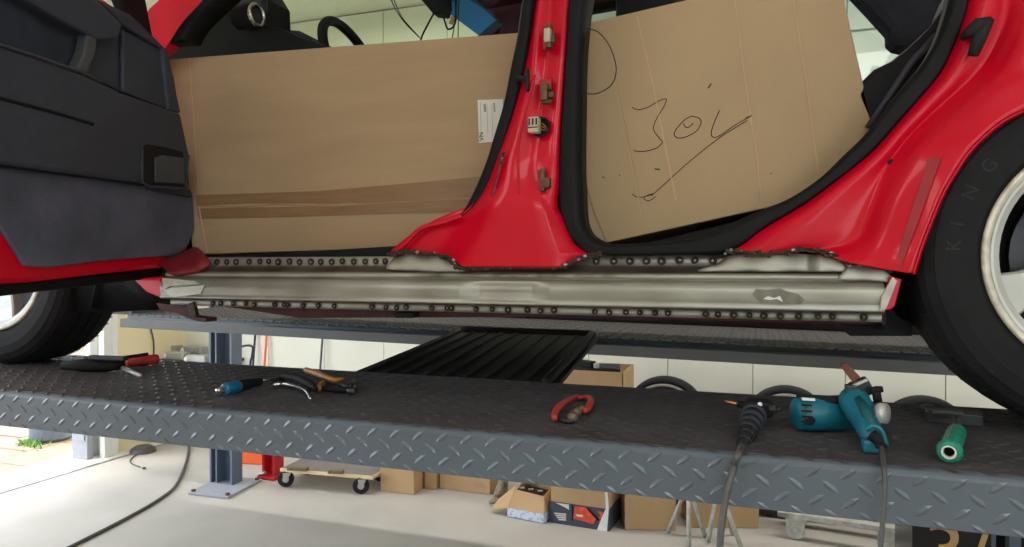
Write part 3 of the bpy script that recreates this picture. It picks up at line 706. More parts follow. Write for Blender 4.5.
MB().tube(smoothpath([P(a,b,1.49) for a,b in ((577,16),(585,27),(598,32),(609,45),(615,61),(616,73),(612,84),(603,91),(593,94),(578,92))],6), .0013, 6).build('thin_wire', 'ink', car)
# front passenger seat top, rear seat, rear trim
MB().box(-.36,2.5,2.25,.2,.45,.7,bev=.05).build('passenger_seat', 'black', car, smooth=True)
MB().poly([P(a,b,1.62) for a,b in ((855,95),(863,80),(874,69),(892,60),(907,48),(928,28),(943,8),(955,-20),(985,-20),(975,20),(955,60),(925,100),(890,135),(850,170),(800,205),(760,240),(640,252),(640,244),(760,215),(830,170),(868,128))], (0,.12,0)).build('rear_trim', 'seal', car, bev=.02)
MB().tube([P(868,128,1.6),P(892,92,1.6),P(912,62,1.6),P(936,36,1.6)], .008, 6).build('trim_fold', 'plastic', car, smooth=True)
MB().poly([P(a,b,2.2) for a,b in ((850,-12),(870,9),(889,30),(889.5,40),(894,47),(907,47),(930,38),(960,20),(960,-30),(850,-30))], (0,.1,0)).build('rear_headrest', 'blackcloth', car, bev=.03)
MB().poly([(-.95,2.93,2.15),(.62,2.93,2.15),(.5,2.93,2.58),(-.95,2.93,2.56)], (0,.004,0)).build('far_side_glass', 'sideglass', car)
settle(car, (-.8,2.3,LZ))

# ================================================================== boxes in the car
def card_box(name, px, D, depth, label, m='card', bev=.003):
    t = thing(name, label, 'box'); MB().poly([P(a,b,D) for a,b in px], (0,depth,0)).build('carton', m, t, bev=bev); return t
b1 = card_box('cardboard_box', [(164,59.5),(532,31.5),(540,244),(193,254.5)], 1.62, .34, 'long plain cardboard box with brown tape standing in the front door opening')
NB = Vector((0,-1,0))
def strip(name, up_, lo_, D, m, parent):
    mb = MB(); mb.loft([[P(a,b,D),P(c,d,D)] for (a,b),(c,d) in zip(up_, lo_)]); return mb.build(name, m, parent, solid=.0008, off=0)
strip('packing_tape', [(195.5,195),(250,193.5),(320,191),(400,184),(480,176.5),(533,173)], [(197,206),(250,203.5),(350,203.5),(430,200),(480,197),(535,193)], 1.6188, 'tape', b1)
strip('packing_tape', [(197,208.5),(250,207.5),(340,206),(400,202.5),(480,198.5),(535,195)], [(199,219),(250,218),(340,215.5),(400,213.5),(480,212),(538,210)], 1.6188, 'tape', b1)
cr = MB()
ribbon(cr, [P(a,b,1.619) for a,b in ((197,206),(240,207),(275,204.5),(310,206),(345,203),(380,203.5),(425,200),(435,198.5),(470,197.5),(520,195))], .003, NB)
cr.build('tape_crease', 'crease', b1)
cr = MB(); ribbon(cr, [P(a,b,1.619) for a,b in ((189.5,58),(192,90),(196,150),(199,190))], .003, NB); ribbon(cr, [P(a,b,1.619) for a,b in ((199,206),(203,228),(208,253))], .004, NB); cr.build('fold_line', 'fold', b1)
lb = MB().poly([P(a,b,1.6185) for a,b in ((477.5,100),(503,99),(503,141),(479,143))], (0,.001,0)).build('shipping_label', 'paper', b1)
pr_ = MB()
for x, y0_, y1_, wd_ in ((480.5,102,140,.0012),(484.5,104,112,.006),(487,104,134,.001),(494,103,112,.004),(492,104,138,.001)): ribbon(pr_, [P(x,y0_,1.618),P(x+.8,y1_,1.618)], wd_, NB, .0004)
pr_.build('label_print', 'inkgrey', lb)
a_ = P(480.8,140.5,1.6178); b__ = P(480.2,130,1.6178)
text3d('label_lettering', 'VN', P(483.6,140.8,1.6178), b__-a_, Vector((-1,0,0)), .016, 'ink', lb)
settle(b1, P(370,250,1.75))
b2 = card_box('cardboard_box', [(556,30),(836,-35),(886,182),(606,243),(572,222)], 1.62, .30, 'tilted cardboard box with handwritten 30L leaning in the rear door opening', 'card2')
f = 4.205
def hp_(l): return [P(600+x/f, 80+y/f, 1.6195) for x, y in l]
for l in ([(135,115),(160,125),(200,115),(245,90),(278,80),(270,110),(240,160),(225,205),(250,245),(262,262),(240,285),(200,298),(160,300),(142,295)],
          [(385,152),(415,160),(425,180),(405,215),(360,240),(325,243),(312,225),(330,195),(358,166),(385,152)], [(352,182),(358,196),(372,199),(392,182)],
          [(503,128),(480,180),(468,225),(480,242),(510,230),(560,195),(610,165),(638,150),(612,160)],
          [(620,170),(500,245),(380,340),(280,430),(215,488)], [(135,480),(160,493),(200,488),(222,478),(200,485),(185,497),(205,508),(235,490)],
          [(455,35),(468,15)], [(10,410),(18,408)], [(82,398),(84,402)], [(230,374),(252,377)], [(718,392),(722,394)]):
    hw = MB(); ribbon(hw, smoothpath(hp_(l), 6), .0019 if len(l) > 3 else .003, NB); hw.build('pen_stroke', 'ink', b2)
cr = MB()
for l in ([(600,27),(617,88),(642,215)],[(637,16),(652,80),(676,200)],[(735,0),(745,80),(757,160),(762,205)],[(793,0),(806,80),(818,170)]):
    ribbon(cr, [P(a,b,1.6195) for a,b in l], .0025, NB)
cr.build('fold_line', 'fold', b2)
cr = MB(); ribbon(cr, [P(a,b,1.6195) for a,b in ((584,178),(594,212),(606,241))], .004, NB); ribbon(cr, [P(a,b,1.6195) for a,b in ((601,30),(618,90),(643,216))], .0015, NB, .001); cr.build('fold_shadow_line', 'crease', b2)
settle(b2, P(605,243,1.75))

# ================================================================== tools on the near runway
def zz(px, py, h): return PZ(px, py, LZ+h)
def capsule(mb, a, c, r0, r1, n=14, k=4):
    a, c = Vector(a), Vector(c); ax = (c-a); L = ax.length
    pr = [(0,0)]+[(r0*math.sin(q/k*math.pi/2), r0*.35*(1-math.cos(q/k*math.pi/2))) for q in range(1,k+1)]+[(r1*math.cos(q/k*math.pi/2), L-r1*.35*(1-math.sin(q/k*math.pi/2))) for q in range(k)]+[(0,L)]
    mb.lathe(pr, a, ax, n)
# power file
pf = thing('belt_sander', 'teal power file sander with brown sanding belt and grey cord', 'power tool')
a, c = zz(794,414,.032), zz(848,413,.032)
h = MB(); capsule(h, a, c, .030, .033, 18); body = h.build('motor_housing', 'teal', pf, smooth=True)
h = MB(); capsule(h, a.lerp(c,-.02), a.lerp(c,.16), .028, .030, 18); h.build('end_cap', 'teal', pf, smooth=True)
d_ = (c-a).normalized()
h = MB()
for k in range(4):
    q = a+d_*(.004+.000*k)+Vector((0,-.030,.022-.010*k)); h.box(q.x+.016, q.y+.0035*(1 if k in (0,3) else .2), q.z, .018,.004,.003)
h.build('vent_slots', 'black', pf)
q = a.lerp(c,.27)+Vector((0,-.031,-.006)); h = MB().lathe([(0,-.003),(.008,-.003),(.0095,.002)], q, (0,1,0), 14); h.build('brush_cap', 'black', pf)
q = a.lerp(c,.5)+Vector((0,-.012,.0285)); h = MB().box(q.x,q.y,q.z,.085,.014,.004, rot=Matrix.Rotation(R(50),3,'X')); h.build('name_strip', 'black', pf)
rw = MB(); q = a.lerp(c,.22)+Vector((0,-.018,.0285)); ribbon(rw, [q+Vector((-.008,0,0)), q+Vector((.014,.0,0))], .006, Vector((0,-.7,.7)), .0022); rw.build('strip_mark', 'white', pf)
hA, hB = P(856,398,1.36), zz(873,446,.022)
h = MB(); h.tube([P(848,396,1.37),P(855,402,1.355),P(862,415,1.33),P(869,430,1.29),P(874,442,1.26)], [.020,.026,.024,.019,.015], 12); h.build('handle', 'teal', pf, smooth=True)
h = MB(); h.tube([P(858,398,1.325),P(867,414,1.30),P(876,432,1.27)], [.006,.010,.006], 8); h.build('trigger_grip', 'tealdark', pf, smooth=True)
h = MB(); h.box(*P(870,445,1.25), .024,.03,.022, bev=.005); h.build('handle_foot', 'teal', pf)
h = MB(); h.tube(smoothpath([P(866,430,1.245),P(872,426,1.245),P(880,429,1.245),P(885,440,1.245),P(886,446,1.245)],4), .0042, 8); h.build('handle_loop', 'teal', pf, smooth=True)
h = MB(); h.lathe([(0,-.001),(.016,0),(.017,.004),(.017,.014),(0,.014)], P(878,413,1.33), (.75,-.5,.1), 20); h.lathe([(0,.0),(.017,.001)],P(880,413,1.315),(.75,-.5,.1),14); h.build('drive_drum', 'alloy', pf, smooth=True)
tilt = Matrix.Rotation(R(-28),3,'Y')
h = MB(); h.box(*P(861,388,1.38), .034,.03,.030, bev=.004, rot=tilt); h.box(*P(851,389,1.36), .02,.02,.016, bev=.003); h.build('belt_arm', 'darkmetal', pf)
h = MB(); h.box(*P(860,382.5,1.36), .026,.012,.005, bev=.001, rot=tilt); h.build('arm_clip', 'zinc', pf)
h = MB(); h.tube([P(878,402,1.35),P(877,396,1.35),P(876,391,1.35)], .007, 8); h.tube([P(870,391,1.35),P(876,390,1.35),P(883,389,1.35)], [.005,.007,.005], 8); h.build('tension_knob', 'black', pf, smooth=True)
bA, bB = P(856,379,1.38), P(843,364,1.40); dr = (bB-bA).normalized(); sd = dr.cross(Vector((0,1,0))).normalized()
h = MB(); L_ = (bB-bA).length; ring = []
for k in range(17):
    aa = -math.pi/2+math.pi*k/16; ring.append(bB-dr*.006+dr*math.cos(aa)*.0065+sd*math.sin(aa)*.0065)
ring = [bA-sd*.008]+ring+[bA+sd*.008]
h.poly([p-Vector((0,.009,0)) for p in ring], (0,.018,0)); h.build('sanding_belt', 'belt', pf)
h = MB(); h.tube([P(871,434,1.238),P(876,438,1.235),P(881,445,1.225)], [.010,.009,.0065], 10); h.lathe([(.004,-.004),(.0085,-.003),(.0085,.003),(.004,.004)], P(881.5,446,1.222), (.1,-.2,-1), 14); h.build('cord_boot', 'black', pf, smooth=True)
cd = smoothpath([P(881.5,446,1.222),P(882.5,455,1.19),P(884,468,1.155),P(885,482,1.145),P(884,505,1.14),P(882,530,1.135),P(880,560,1.13),P(878,640,1.14)],6)
e_ = cd[-1]; cd += smoothpath([e_, Vector((e_.x-.02,e_.y,.3)), Vector((e_.x-.05,e_.y-.02,.05)), Vector((e_.x-.2,e_.y-.1,.007)), Vector((e_.x-.6,e_.y-.3,.007))],6)[1:]
MB().tube(cd, .0036, 8).build('power_cord', 'cable', pf, smooth=True)
settle(pf, zz(820,430,0))
# air tool with thick hose
at_ = thing('air_tool', 'black air tool with thick grey hose hanging over the runway edge', 'tool')
pts = [P(755,412,1.36),P(751,422,1.325),P(747,434,1.28),P(743,445,1.24),P(741,449,1.22)]
h = MB(); h.tube(pts, [.017,.019,.017,.012,.008], 12); h.build('grip', 'rubber', at_, smooth=True)
h = MB()
for k in range(6):
    q = pts[0].lerp(pts[3], .12+k*.16); ax = (pts[3]-pts[0]).normalized(); r_ = .0232-.0020*k
    h.lathe([(r_-.004,-.004),(r_,-.003),(r_,.003),(r_-.004,.004)], q, ax, 12)
h.build('grip_rib', 'plastic', at_)
h = MB(); h.box(*P(759,408,1.38), .05,.04,.032, bev=.008); h.tube([P(738,404,1.39),P(752,408,1.38)], [.006,.011], 8); h.build('tool_head', 'black', at_)
h = MB(); h.tube([P(725,401,1.40),P(731,402.5,1.395),P(739,404.5,1.39)], [.002,.0045,.004], 8); h.build('tip', 'copper', at_, smooth=True)
h = MB(); h.lathe([(0,0),(.008,0),(.008,.012),(.004,.014),(.004,.02),(0,.02)], P(770,409,1.36), (1,-.2,.1), 10); h.build('fitting', 'darkmetal', at_)
h = MB(); h.lathe([(0,0),(.005,0),(.004,.008),(0,.008)], P(760,405,1.352), (0,-1,.4), 8); h.build('button', 'zinc', at_)
hs = smoothpath([P(742,446,1.235),zz(739.5,452,.010),zz(737.5,457,.008),P(735,463,1.158),P(731.5,476,1.150),P(727,492,1.14),P(723,515,1.13),P(720,545,1.12),P(719,600,1.12),P(720,660,1.13)],6)
e_ = hs[-1]; hs += smoothpath([e_, Vector((e_.x,e_.y,.3)), Vector((e_.x+.04,e_.y-.02,.06)), Vector((e_.x+.2,e_.y-.1,.012)), Vector((e_.x+.7,e_.y-.4,.012))],6)[1:]
MB().tube(hs, .0055, 10).build('hose', 'cable', at_, smooth=True)
settle(at_, zz(750,435,0))
# green handle tool
gh = thing('green_handled_tool', 'tool with hollow green plastic handle lying end-on near the rear tyre', 'tool')
a, c = zz(949,452,.0188), zz(957,431,.0188)
ax = c-a; L_ = ax.length; h = MB()
h.lathe([(.008,.006),(.0095,-.001),(.0155,.0),(.0185,.006),(.0178,.014),(.0148,.022),(.0145,L_-.01),(.010,L_)], a, ax, 12); h.build('handle', 'tealgreen', gh, smooth=False)
MB().lathe([(.0095,-.0015),(.0104,-.003),(.0080,-.003),(.0072,.004)], a, ax, 16).build('bore_ring', 'paper', gh)
MB().lathe([(0,.015),(.0075,.015),(.0075,.001)], a, ax, 12).build('bore', 'black', gh)
MB().tube([c, zz(959,419,.020)], .006, 8).build('shaft', 'darkmetal', gh)
settle(gh, zz(950,462,0))
bk = thing('steel_bar', 'dark flat steel bar lying on the runway behind the green handle', 'bar')
a = zz(928,418,.01); c = zz(985,423,.01); m_ = (a+c)/2
MB().box(m_.x,m_.y+.02,LZ+.012,(c-a).length,.04,.022,rz=math.atan2((c-a).y,(c-a).x),bev=.002).build('bar', 'darkmetal', bk)
a2 = zz(935,415,.02); MB().box(a2.x+.02,a2.y+.01,LZ+.026,.05,.03,.006,bev=.001).build('clamp_pad', 'darkmetal', bk)
settle(bk, (m_.x,m_.y,LZ))
# red-handled pincers
rp_ = thing('red_pliers', 'rusty pincers with two red grips lying alone mid-runway', 'pliers')
def ptube(name, px, hts, rad, m, parent, n=8, sm=True):
    if not isinstance(hts,(list,tuple)): hts = [hts]*len(px)
    pts = [zz(x,y,hh) for (x,y),hh in zip(px,hts)]
    k = 4; sp_ = smoothpath(pts, k)
    if isinstance(rad,(list,tuple)):
        rr = []
        for i in range(len(rad)-1): rr += [rad[i]+(rad[i+1]-rad[i])*q/k for q in range(k)]
        rad = rr+[rad[-1]]
    return MB().tube(sp_, rad, n).build(name, m, parent, smooth=sm)
ptube('grip', [(577,396),(568,400.5),(560,406),(555.5,412),(554.5,418.5)], [.012,.014,.016,.014,.010], [.005,.0065,.0075,.007,.006], 'redhandle', rp_)
ptube('grip', [(578,397.5),(585,397),(590,398.5),(590.5,403),(588,408),(584,411)], [.010,.012,.014,.014,.014,.012], [.004,.0055,.0065,.0075,.007,.006], 'redhandle', rp_)
for px_, py_, h_, r_ in ((573,417,.013,.013),(577,412,.014,.011),(582,409,.014,.009)): MB().blob(zz(px_,py_,h_), r_, (1,1,.9)).build('jaw', 'dirtymetal', rp_, smooth=True)
ptube('jaw_arm', [(557,418),(566,421),(573,421)], .007, .004, 'darkmetal', rp_)
settle(rp_, zz(573,418,0))
# screwdriver
sd_ = thing('screwdriver', 'screwdriver with blue and black handle leftmost of the hand tools mid-runway', 'screwdriver')
ax_a, ax_b = zz(218,391,.0158), zz(261,381,.0158)
h = MB(); capsule(h, ax_a.lerp(ax_b,.12), ax_a.lerp(ax_b,.52), .0145,.014,12); h.build('handle_end', 'bluehandle', sd_, smooth=True)
h = MB(); capsule(h, ax_a.lerp(ax_b,.42), ax_a.lerp(ax_b,1.0), .015,.009,12); h.build('handle_grip', 'black', sd_, smooth=True)
h = MB(); capsule(h, ax_a.lerp(ax_b,-.03), ax_a.lerp(ax_b,.14), .007,.009,10); h.build('chrome_cap', 'chrome', sd_, smooth=True)
MB().tube([ax_b, zz(283,377,.012)], .003, 8).build('shaft', 'chrome', sd_, smooth=True)
settle(sd_, zz(240,392,0))
lp = thing('locking_pliers', 'locking pliers with a bright curved steel lever between screwdriver and yellow cutters', 'pliers')
ptube('body', [(283,376),(296,378),(308,383),(316,389)], [.02,.022,.02,.014], [.007,.011,.011,.006], 'black', lp)
ptube('lever', [(273,385),(285,384),(301,388),(307,392),(310.5,399)], [.010,.012,.014,.012,.006], [.005,.006,.005,.004,.003], 'chrome', lp)
ptube('lower_jaw', [(272,383),(278,379),(285,378)], .010, [.004,.006,.006], 'darkmetal', lp)
settle(lp, zz(295,388,0))
yc = thing('side_cutters', 'side cutters with yellow grips beside the locking pliers', 'pliers')
ptube('grip', [(306,370),(318,374),(334,380),(343,378.5)], [.016,.018,.02,.018], [.008,.009,.007,.004], 'yellow', yc)
ptube('grip', [(319,389),(320.5,385),(323,382)], .010, [.006,.007,.006], 'yellow', yc)
ptube('arm', [(322,388),(335,390),(348,390)], .010, [.006,.006,.007], 'black', yc)
h = MB(); h.blob(zz(352,391,.013), .013, (1.2,1,.8)); h.blob(zz(355,387,.016), .010); h.tube([zz(350,386,.02),zz(354,380,.02)],.004,6); h.tube([zz(338,382,.012),zz(350,389,.012)],.007,8); h.build('head', 'darkmetal', yc, smooth=True)
settle(yc, zz(335,392,0))
# tools behind the front tyre
hg = thing('red_gripped_saw', 'dark hand tool with red grip lying behind the front tyre', 'hand tool')
h = MB(); a, c = zz(62,365.5,.0215), zz(124,364.5,.0215); h.tube([a, a.lerp(c,.4), a.lerp(c,.75), c], [.012,.020,.020,.011], 10); h.build('body', 'black', hg, smooth=True)
MB().box(*zz(108,358,.045), .12,.02,.012, bev=.003, rz=.1).build('slide', 'darkmetal', hg)
h = MB(); capsule(h, zz(125,362,.018), zz(159,359,.018), .016,.015,12); h.build('grip', 'redhandle', hg, smooth=True)
MB().tube([zz(121,367,.014),zz(141,376,.006)], .006, 8).build('steel_rod', 'zinc', hg, smooth=True)
MB().tube([zz(120,358,.04),zz(148,354,.045)], .005, 6).build('black_bar', 'black', hg)
settle(hg, zz(110,370,0))

# ================================================================== floor things below the lift
def stand_box(name, pl, pr, h, dp, label, m='card3', cat='box', group=None, flaps=False, rz=None):
    a, c = PZ(*pl, 0), PZ(*pr, 0); d = (c-a); nv = Vector((-d.y, d.x, 0)).normalized()*dp
    t = thing(name, label, cat, group=group)
    MB().poly([a+Vector((0,0,.002)), c+Vector((0,0,.002)), c+nv+Vector((0,0,.002)), a+nv+Vector((0,0,.002))], (0,0,h)).build('carton', m, t, bev=.003)
    # centre seam of the lid and front fold edge
    s_ = MB(); top = Vector((0,0,h+.0022)); s_.poly([a+nv*.48+top, c+nv*.48+top, c+nv*.52+top, a+nv*.52+top], (0,0,.0006)); s_.build('lid_tape', 'tape', t)
    settle(t, (a+c+nv)/2); return t, a, c, nv
stand_box('cardboard_box', (380.5,491.5), (414,495), .26, .22, 'plain cardboard box standing right beside the wooden dolly')
stand_box('cardboard_box', (424.5,489), (436,490), .25, .2, 'small cardboard box half hidden between two larger cartons left of the crumpled paper')
t, a, c, nv = stand_box('cardboard_box', (439.5,488.5), (490,495), .24, .2, 'wide low cardboard box with torn front left of the crumpled paper')
q = a.lerp(c,.68); MB().poly([q+Vector((0,-.003,.03)),q+Vector((.06,-.003,.045)),q+Vector((.09,-.003,.02)),q+Vector((.07,-.003,.07)),q+Vector((.01,-.003,.075))],(0,.002,0)).build('torn_patch', 'card2', t).matrix_parent_inverse = Matrix.Translation(-t.location)
# crumpled bag
cb = thing('crumpled_bag', 'crumpled silvery brown paper bag beside the open flapped box', 'bag')
g = MB(); base = PZ(497,500,0); rows = []
for i in range(9):
    z_ = .004+i*.045; r_ = .065*(1-.06*i)*(1+.2*math.sin(i*2.1)); rows.append([Vector((base.x+.01*i+.6*r_*(1+.35*noise.noise((k*.9,i*.8,1)))*math.cos(k*math.pi/7), base.y+.05+r_*(1+.35*noise.noise((k,i*.7,5)))*math.sin(k*math.pi/7), z_+.012*noise.noise((k,i,9)))) for k in range(14)])
V = g.loft(rows, True); g.bm.faces.new(V[0][::-1]); g.bm.faces.new(V[-1]); g.build('bag', 'foil', cb)
g2 = MB(); g2.tube([PZ(489,503,.02),PZ(494,500,.035),PZ(500,501,.03)], [.01,.022,.01], 6); g2.build('twist', 'foil', cb)
settle(cb, base)
# open box with blue and white print and raised flaps
ob = thing('open_box', 'small open cardboard box with torn flaps and blue-white print on its base', 'box')
a, c = PZ(507,517,0), PZ(544,524,0); d = (c-a).normalized(); nv = Vector((-d.y,d.x,0)); up = Vector((0,0,1)); W_ = (c-a).length; dp = .22
e2 = c+nv*dp; f2 = a+nv*dp
g = MB(); hh = .056
for p, q in ((a,c),(c,e2),(e2,f2),(f2,a)): g.poly([p+up*.003,q+up*.003,q+up*hh,p+up*hh], ((a+e2)/2-(p+q)/2).normalized()*.004)
g.poly([a+up*.003,c+up*.003,e2+up*.003,f2+up*.003], up*.003); g.build('tray', 'blueprint', ob)
g = MB(); tp = .15
g.poly([a+up*hh, c+up*hh, c+nv*.05-d*.02+up*(tp-.01), a+nv*.06+d*.03+up*tp], nv*.004)
g.poly([c+up*hh, e2+up*hh, e2-d*.01+up*(tp+.05), c+nv*.05-d*.02+up*(tp-.01)], -d*.004)
g.poly([f2+up*hh, e2+up*hh, e2-d*.01+up*(tp+.05), f2+d*.03+up*(tp+.06)], -nv*.004)
g.poly([a+up*hh, f2+up*hh, f2+d*.03+up*(tp+.06), a+nv*.06+d*.03+up*tp], d*.004)
g.build('upper_walls', 'card3', ob)
MB().poly([a+up*.05, a+nv*.10+up*.10, a+nv*.16-d*.02+up*.14, a+nv*.10-d*.11+up*.06, a+nv*.02-d*.12+up*.02], up*.004).build('flap', 'card3', ob)
MB().poly([a+nv*.06+d*.06+up*(tp-.004), c+nv*.06-d*.05+up*(tp-.012), e2-nv*.05-d*.05+up*(tp-.012), f2-nv*.05+d*.07+up*(tp-.004)], up*.002).build('dark_contents', 'black', ob)
g = MB()
for x in (.2,.45,.7): g.box(*(a.lerp(c,x)+nv*.1+up*(tp+.003)), .03,.012,.006, rz=.4)
g.build('small_parts', 'whitedirty', ob)
settle(ob, (a+e2)/2)
# printed tool box
pb = thing('printed_box', 'cardboard box with slate wrap and printed orange machine picture', 'box')
a, c = PZ(551,522.5,0), PZ(609,531.5,0); d = (c-a).normalized(); nv = Vector((-d.y,d.x,0)); W_ = (c-a).length; dp = .25; h1 = .42
e2 = c+nv*dp; f2 = a+nv*dp
MB().poly([p+up*.002 for p in (a,c,e2,f2)], up*h1).build('carton', 'card3', pb, bev=.003)
MB().poly([p+up*.001 for p in (a-d*.003-nv*.003, c+d*.003-nv*.003, e2+d*.003+nv*.003, f2-d*.003+nv*.003)], up*.125).build('printed_wrap', 'navyprint', pb)
def fp(u, v, o=.0045): return a+d*(W_*u)+up*v-nv*o
MB().poly([fp(.80,.0,.005),fp(.97,.0,.005),fp(1.0,.13,.005),fp(.97,.25,.005),fp(.93,.25,.005),fp(.95,.13,.005)], nv*.001).build('white_strip', 'white', pb)
g = MB(); g.poly([fp(.40,.045),fp(.42,.115),fp(.60,.118),(fp(.78,.06)),fp(.74,.03)], nv*.0008); g.poly([fp(.80,.11),fp(.90,.105),fp(.93,.05),fp(.86,.03),fp(.82,.06),fp(.86,.085)], nv*.0008)
g.build('machine_picture', 'orangeprint', pb)
g = MB(); g.poly([fp(.45,.062,.0056),fp(.56,.062,.0056),fp(.56,.072,.0056),fp(.45,.072,.0056)], nv*.0005)
g.build('pale_print', 'paper', pb); MB().poly([fp(.08,.121),fp(.32,.121),fp(.32,.09),fp(.28,.098),fp(.16,.112)], nv*.0006).build('pale_print', 'paper', pb)
for k in range(4): MB().poly([fp(.06+.025*k,.062-.011*k),fp(.27,.066-.011*k),fp(.27,.059-.011*k),fp(.06+.025*k,.055-.011*k)], nv*.0006).build('print_line', 'paper', pb)
g = MB(); g.poly([fp(.62,.118,.006),fp(.66,.118,.006),fp(.86,.06,.006),fp(.82,.05,.006)], nv*.0004); g.poly([fp(.37,.03,.0052),fp(.39,.03,.0052),fp(.39,.124,.0052),fp(.37,.124,.0052)], nv*.0004); g.build('dark_print', 'black', pb)
settle(pb, (a+e2)/2)
# upper carton standing on the printed box
uc = thing('cardboard_box', 'open cardboard box with black parts sticking out, seen between the runways', 'box')
zb = h1+.003; tr = P(623,372.5,3.98); w_ = .42; zt = tr.z
x1_, y1_ = tr.x, tr.y; x0_ = x1_-w_; dp = .36; g = MB()
zt_b = zt
for p, q in (((x0_,y1_),(x1_,y1_)), ((x1_,y1_),(x1_,y1_+dp)), ((x1_,y1_+dp),(x0_,y1_+dp)), ((x0_,y1_+dp),(x0_,y1_))):
    p3, q3 = Vector((*p,zb)), Vector((*q,zb)); ctr = Vector((x0_+w_/2, y1_+dp/2, zb)); inn = (ctr-(p3+q3)/2).normalized()*.005
    g.poly([p3,q3,q3+up*(zt-zb),p3+up*(zt-zb)], inn)
g.poly([(x0_,y1_,zb),(x1_,y1_,zb),(x1_,y1_+dp,zb),(x0_,y1_+dp,zb)], (0,0,.005))
g.build('carton', 'card3', uc)
g = MB(); g.box(x0_+.2,y1_+.16,zt-.01,.34,.24,.03,rz=.2,bev=.005); g.box(x0_+.16,y1_+.12,zt+.02,.16,.05,.05,rz=-.5,bev=.008); g.box(x0_+.26,y1_+.1,zt-.0,.22,.03,.02,rz=-.25,bev=.004); g.build('black_parts', 'black', uc)
MB().box(x0_+.25,y1_+.07,zt+.022,.03,.03,.03,bev=.004).build('grey_clip', 'zinc', uc)
settle(uc, (x0_+w_/2, y1_+dp/2, zb))
# big cartons right
stand_box('cardboard_box', (625,530), (676,531), .32, .26, 'large plain cardboard box right of the printed box')
stand_box('cardboard_box', (690,528), (759,528.5), .18, .22, 'wide cardboard box behind the grey tripod stands')
# axle stands
def axle_stand(apx, legs, label):
    t = thing('axle_stand', label, 'axle stand', group=None); base = [PZ(*l, .006) for l in legs]
    ctr = sum(base, Vector())/len(base); top = Vector((ctr.x, ctr.y, .0)); d0 = (P(*apx, ctr.y))
    top = Vector((d0.x, ctr.y, .30))
    for b_ in base:
        MB().tube([top, b_], [.010,.013], 8).build('leg', 'whitedirty', t, smooth=True)
    MB().tube([top-up*.06, top+up*.10], .022, 12).build('post', 'whitedirty', t, smooth=True)
    MB().box(top.x,top.y,top.z+.11,.09,.035,.025,bev=.006).build('saddle', 'whitedirty', t)
    settle(t, (ctr.x,ctr.y,0))
axle_stand((688,500), [(668,532),(689,546),(705,536)], 'grey steel axle stand with tripod legs in front of a cardboard box, left one')
axle_stand((718,505), [(708,542),(741,547),(733,534)], 'grey steel axle stand with tripod legs, right one crossed by the hanging hose')
# wooden dolly
dl = thing('furniture_dolly', 'flat wooden furniture dolly on swivel castors below the lift', 'dolly')
a, c = PZ(286,487,0), PZ(361,494,0); d = (c-a).normalized(); nv = Vector((-d.y,d.x,0))
zt = .125; L0 = a-d*.04+nv*-.01; L1 = c+d*.09+nv*-.01; dpth = .38
MB().poly([p+up*(zt-.022) for p in (L0,L1,L1+nv*dpth,L0+nv*dpth)], up*.022).build('board', 'wood', dl, bev=.002)
MB().poly([p+up*zt for p in (L0+d*.01+nv*.01,L1-d*.01+nv*.01,L1-d*.01+nv*(dpth-.01),L0+d*.01+nv*(dpth-.01))], up*.003).build('felt_top', 'woodtop', dl)
for p in (a, c, a+nv*.28, c+nv*.28):
    wv = Vector((d.x*.9+nv.x*.4, d.y*.9+nv.y*.4, 0)).normalized(); axv = Vector((-wv.y, wv.x, 0))
    k = MB().lathe([(.016,-.014),(.05,-.013),(.054,-.006),(.054,.006),(.05,.013),(.016,.014)], p+up*.055, axv, 24).build('castor_wheel', 'rubber', dl, smooth=False)
    MB().lathe([(0,-.016),(.022,-.015),(.022,.015),(0,.016)], p+up*.055, axv, 12).build('castor_hub', 'zinc', k)
    for s_ in (-1, 1):
        o_ = p+axv*.02*s_; q_ = wv*.03
        MB().poly([o_+up*.045-q_*.5, o_+up*.045+q_*.3, o_+up*.101+q_*1.2, o_+up*.101-q_*.6], axv*.003*s_).build('castor_fork', 'zinc', k)
settle(dl, (a+c)/2+nv*.15)
for px, py, ln in ((298,468,.14),(336,471,.10)):
    q = PZ(px, py, zt+.02); t = thing('wood_offcut', 'offcut of weathered wood lying on the dolly, %s one' % ('longer' if ln > .12 else 'shorter'), 'wood')
    MB().box(q.x,q.y,zt+.016,ln,.04,.022,rz=.2,bev=.003).build('piece', 'dirtymetal', t); settle(t, (q.x,q.y,zt+.004))
# orange strip and red stand behind
q0, q1 = PZ(238,464.5,0), PZ(272,466,0)
ot = thing('orange_barrier', 'orange plank lying on the floor behind the lift column', 'plank'); MB().box((q0.x+q1.x)/2,(q0.y+q1.y)/2+.03,.045,(q1-q0).length,.03,.085,rz=math.atan2((q1-q0).y,(q1-q0).x),bev=.004).build('plank', 'orange', ot); 
settle(ot, (q0+q1)/2)
q = PZ(273,477,0); rj = thing('red_jack', 'red steel jack stand on the floor left of the wooden dolly', 'jack')
g = MB()
for s_ in (-1,1): g.box(q.x+.045*s_, q.y, .16, .02,.10,.28, bev=.003)
g.box(q.x,q.y+.03,.17,.09,.02,.26); g.build('frame', 'redplastic', rj)
MB().box(q.x,q.y,.012,.15,.16,.02,bev=.003).build('foot', 'redplastic', rj); MB().box(q.x+.1,q.y+.02,.21,.09,.08,.03,bev=.003).build('arm', 'redplastic', rj)
MB().tube([(q.x-.07,q.y-.06,.03),(q.x-.01,q.y-.07,.05)], .01, 8).build('pin', 'zinc', rj); settle(rj, (q.x,q.y,0))
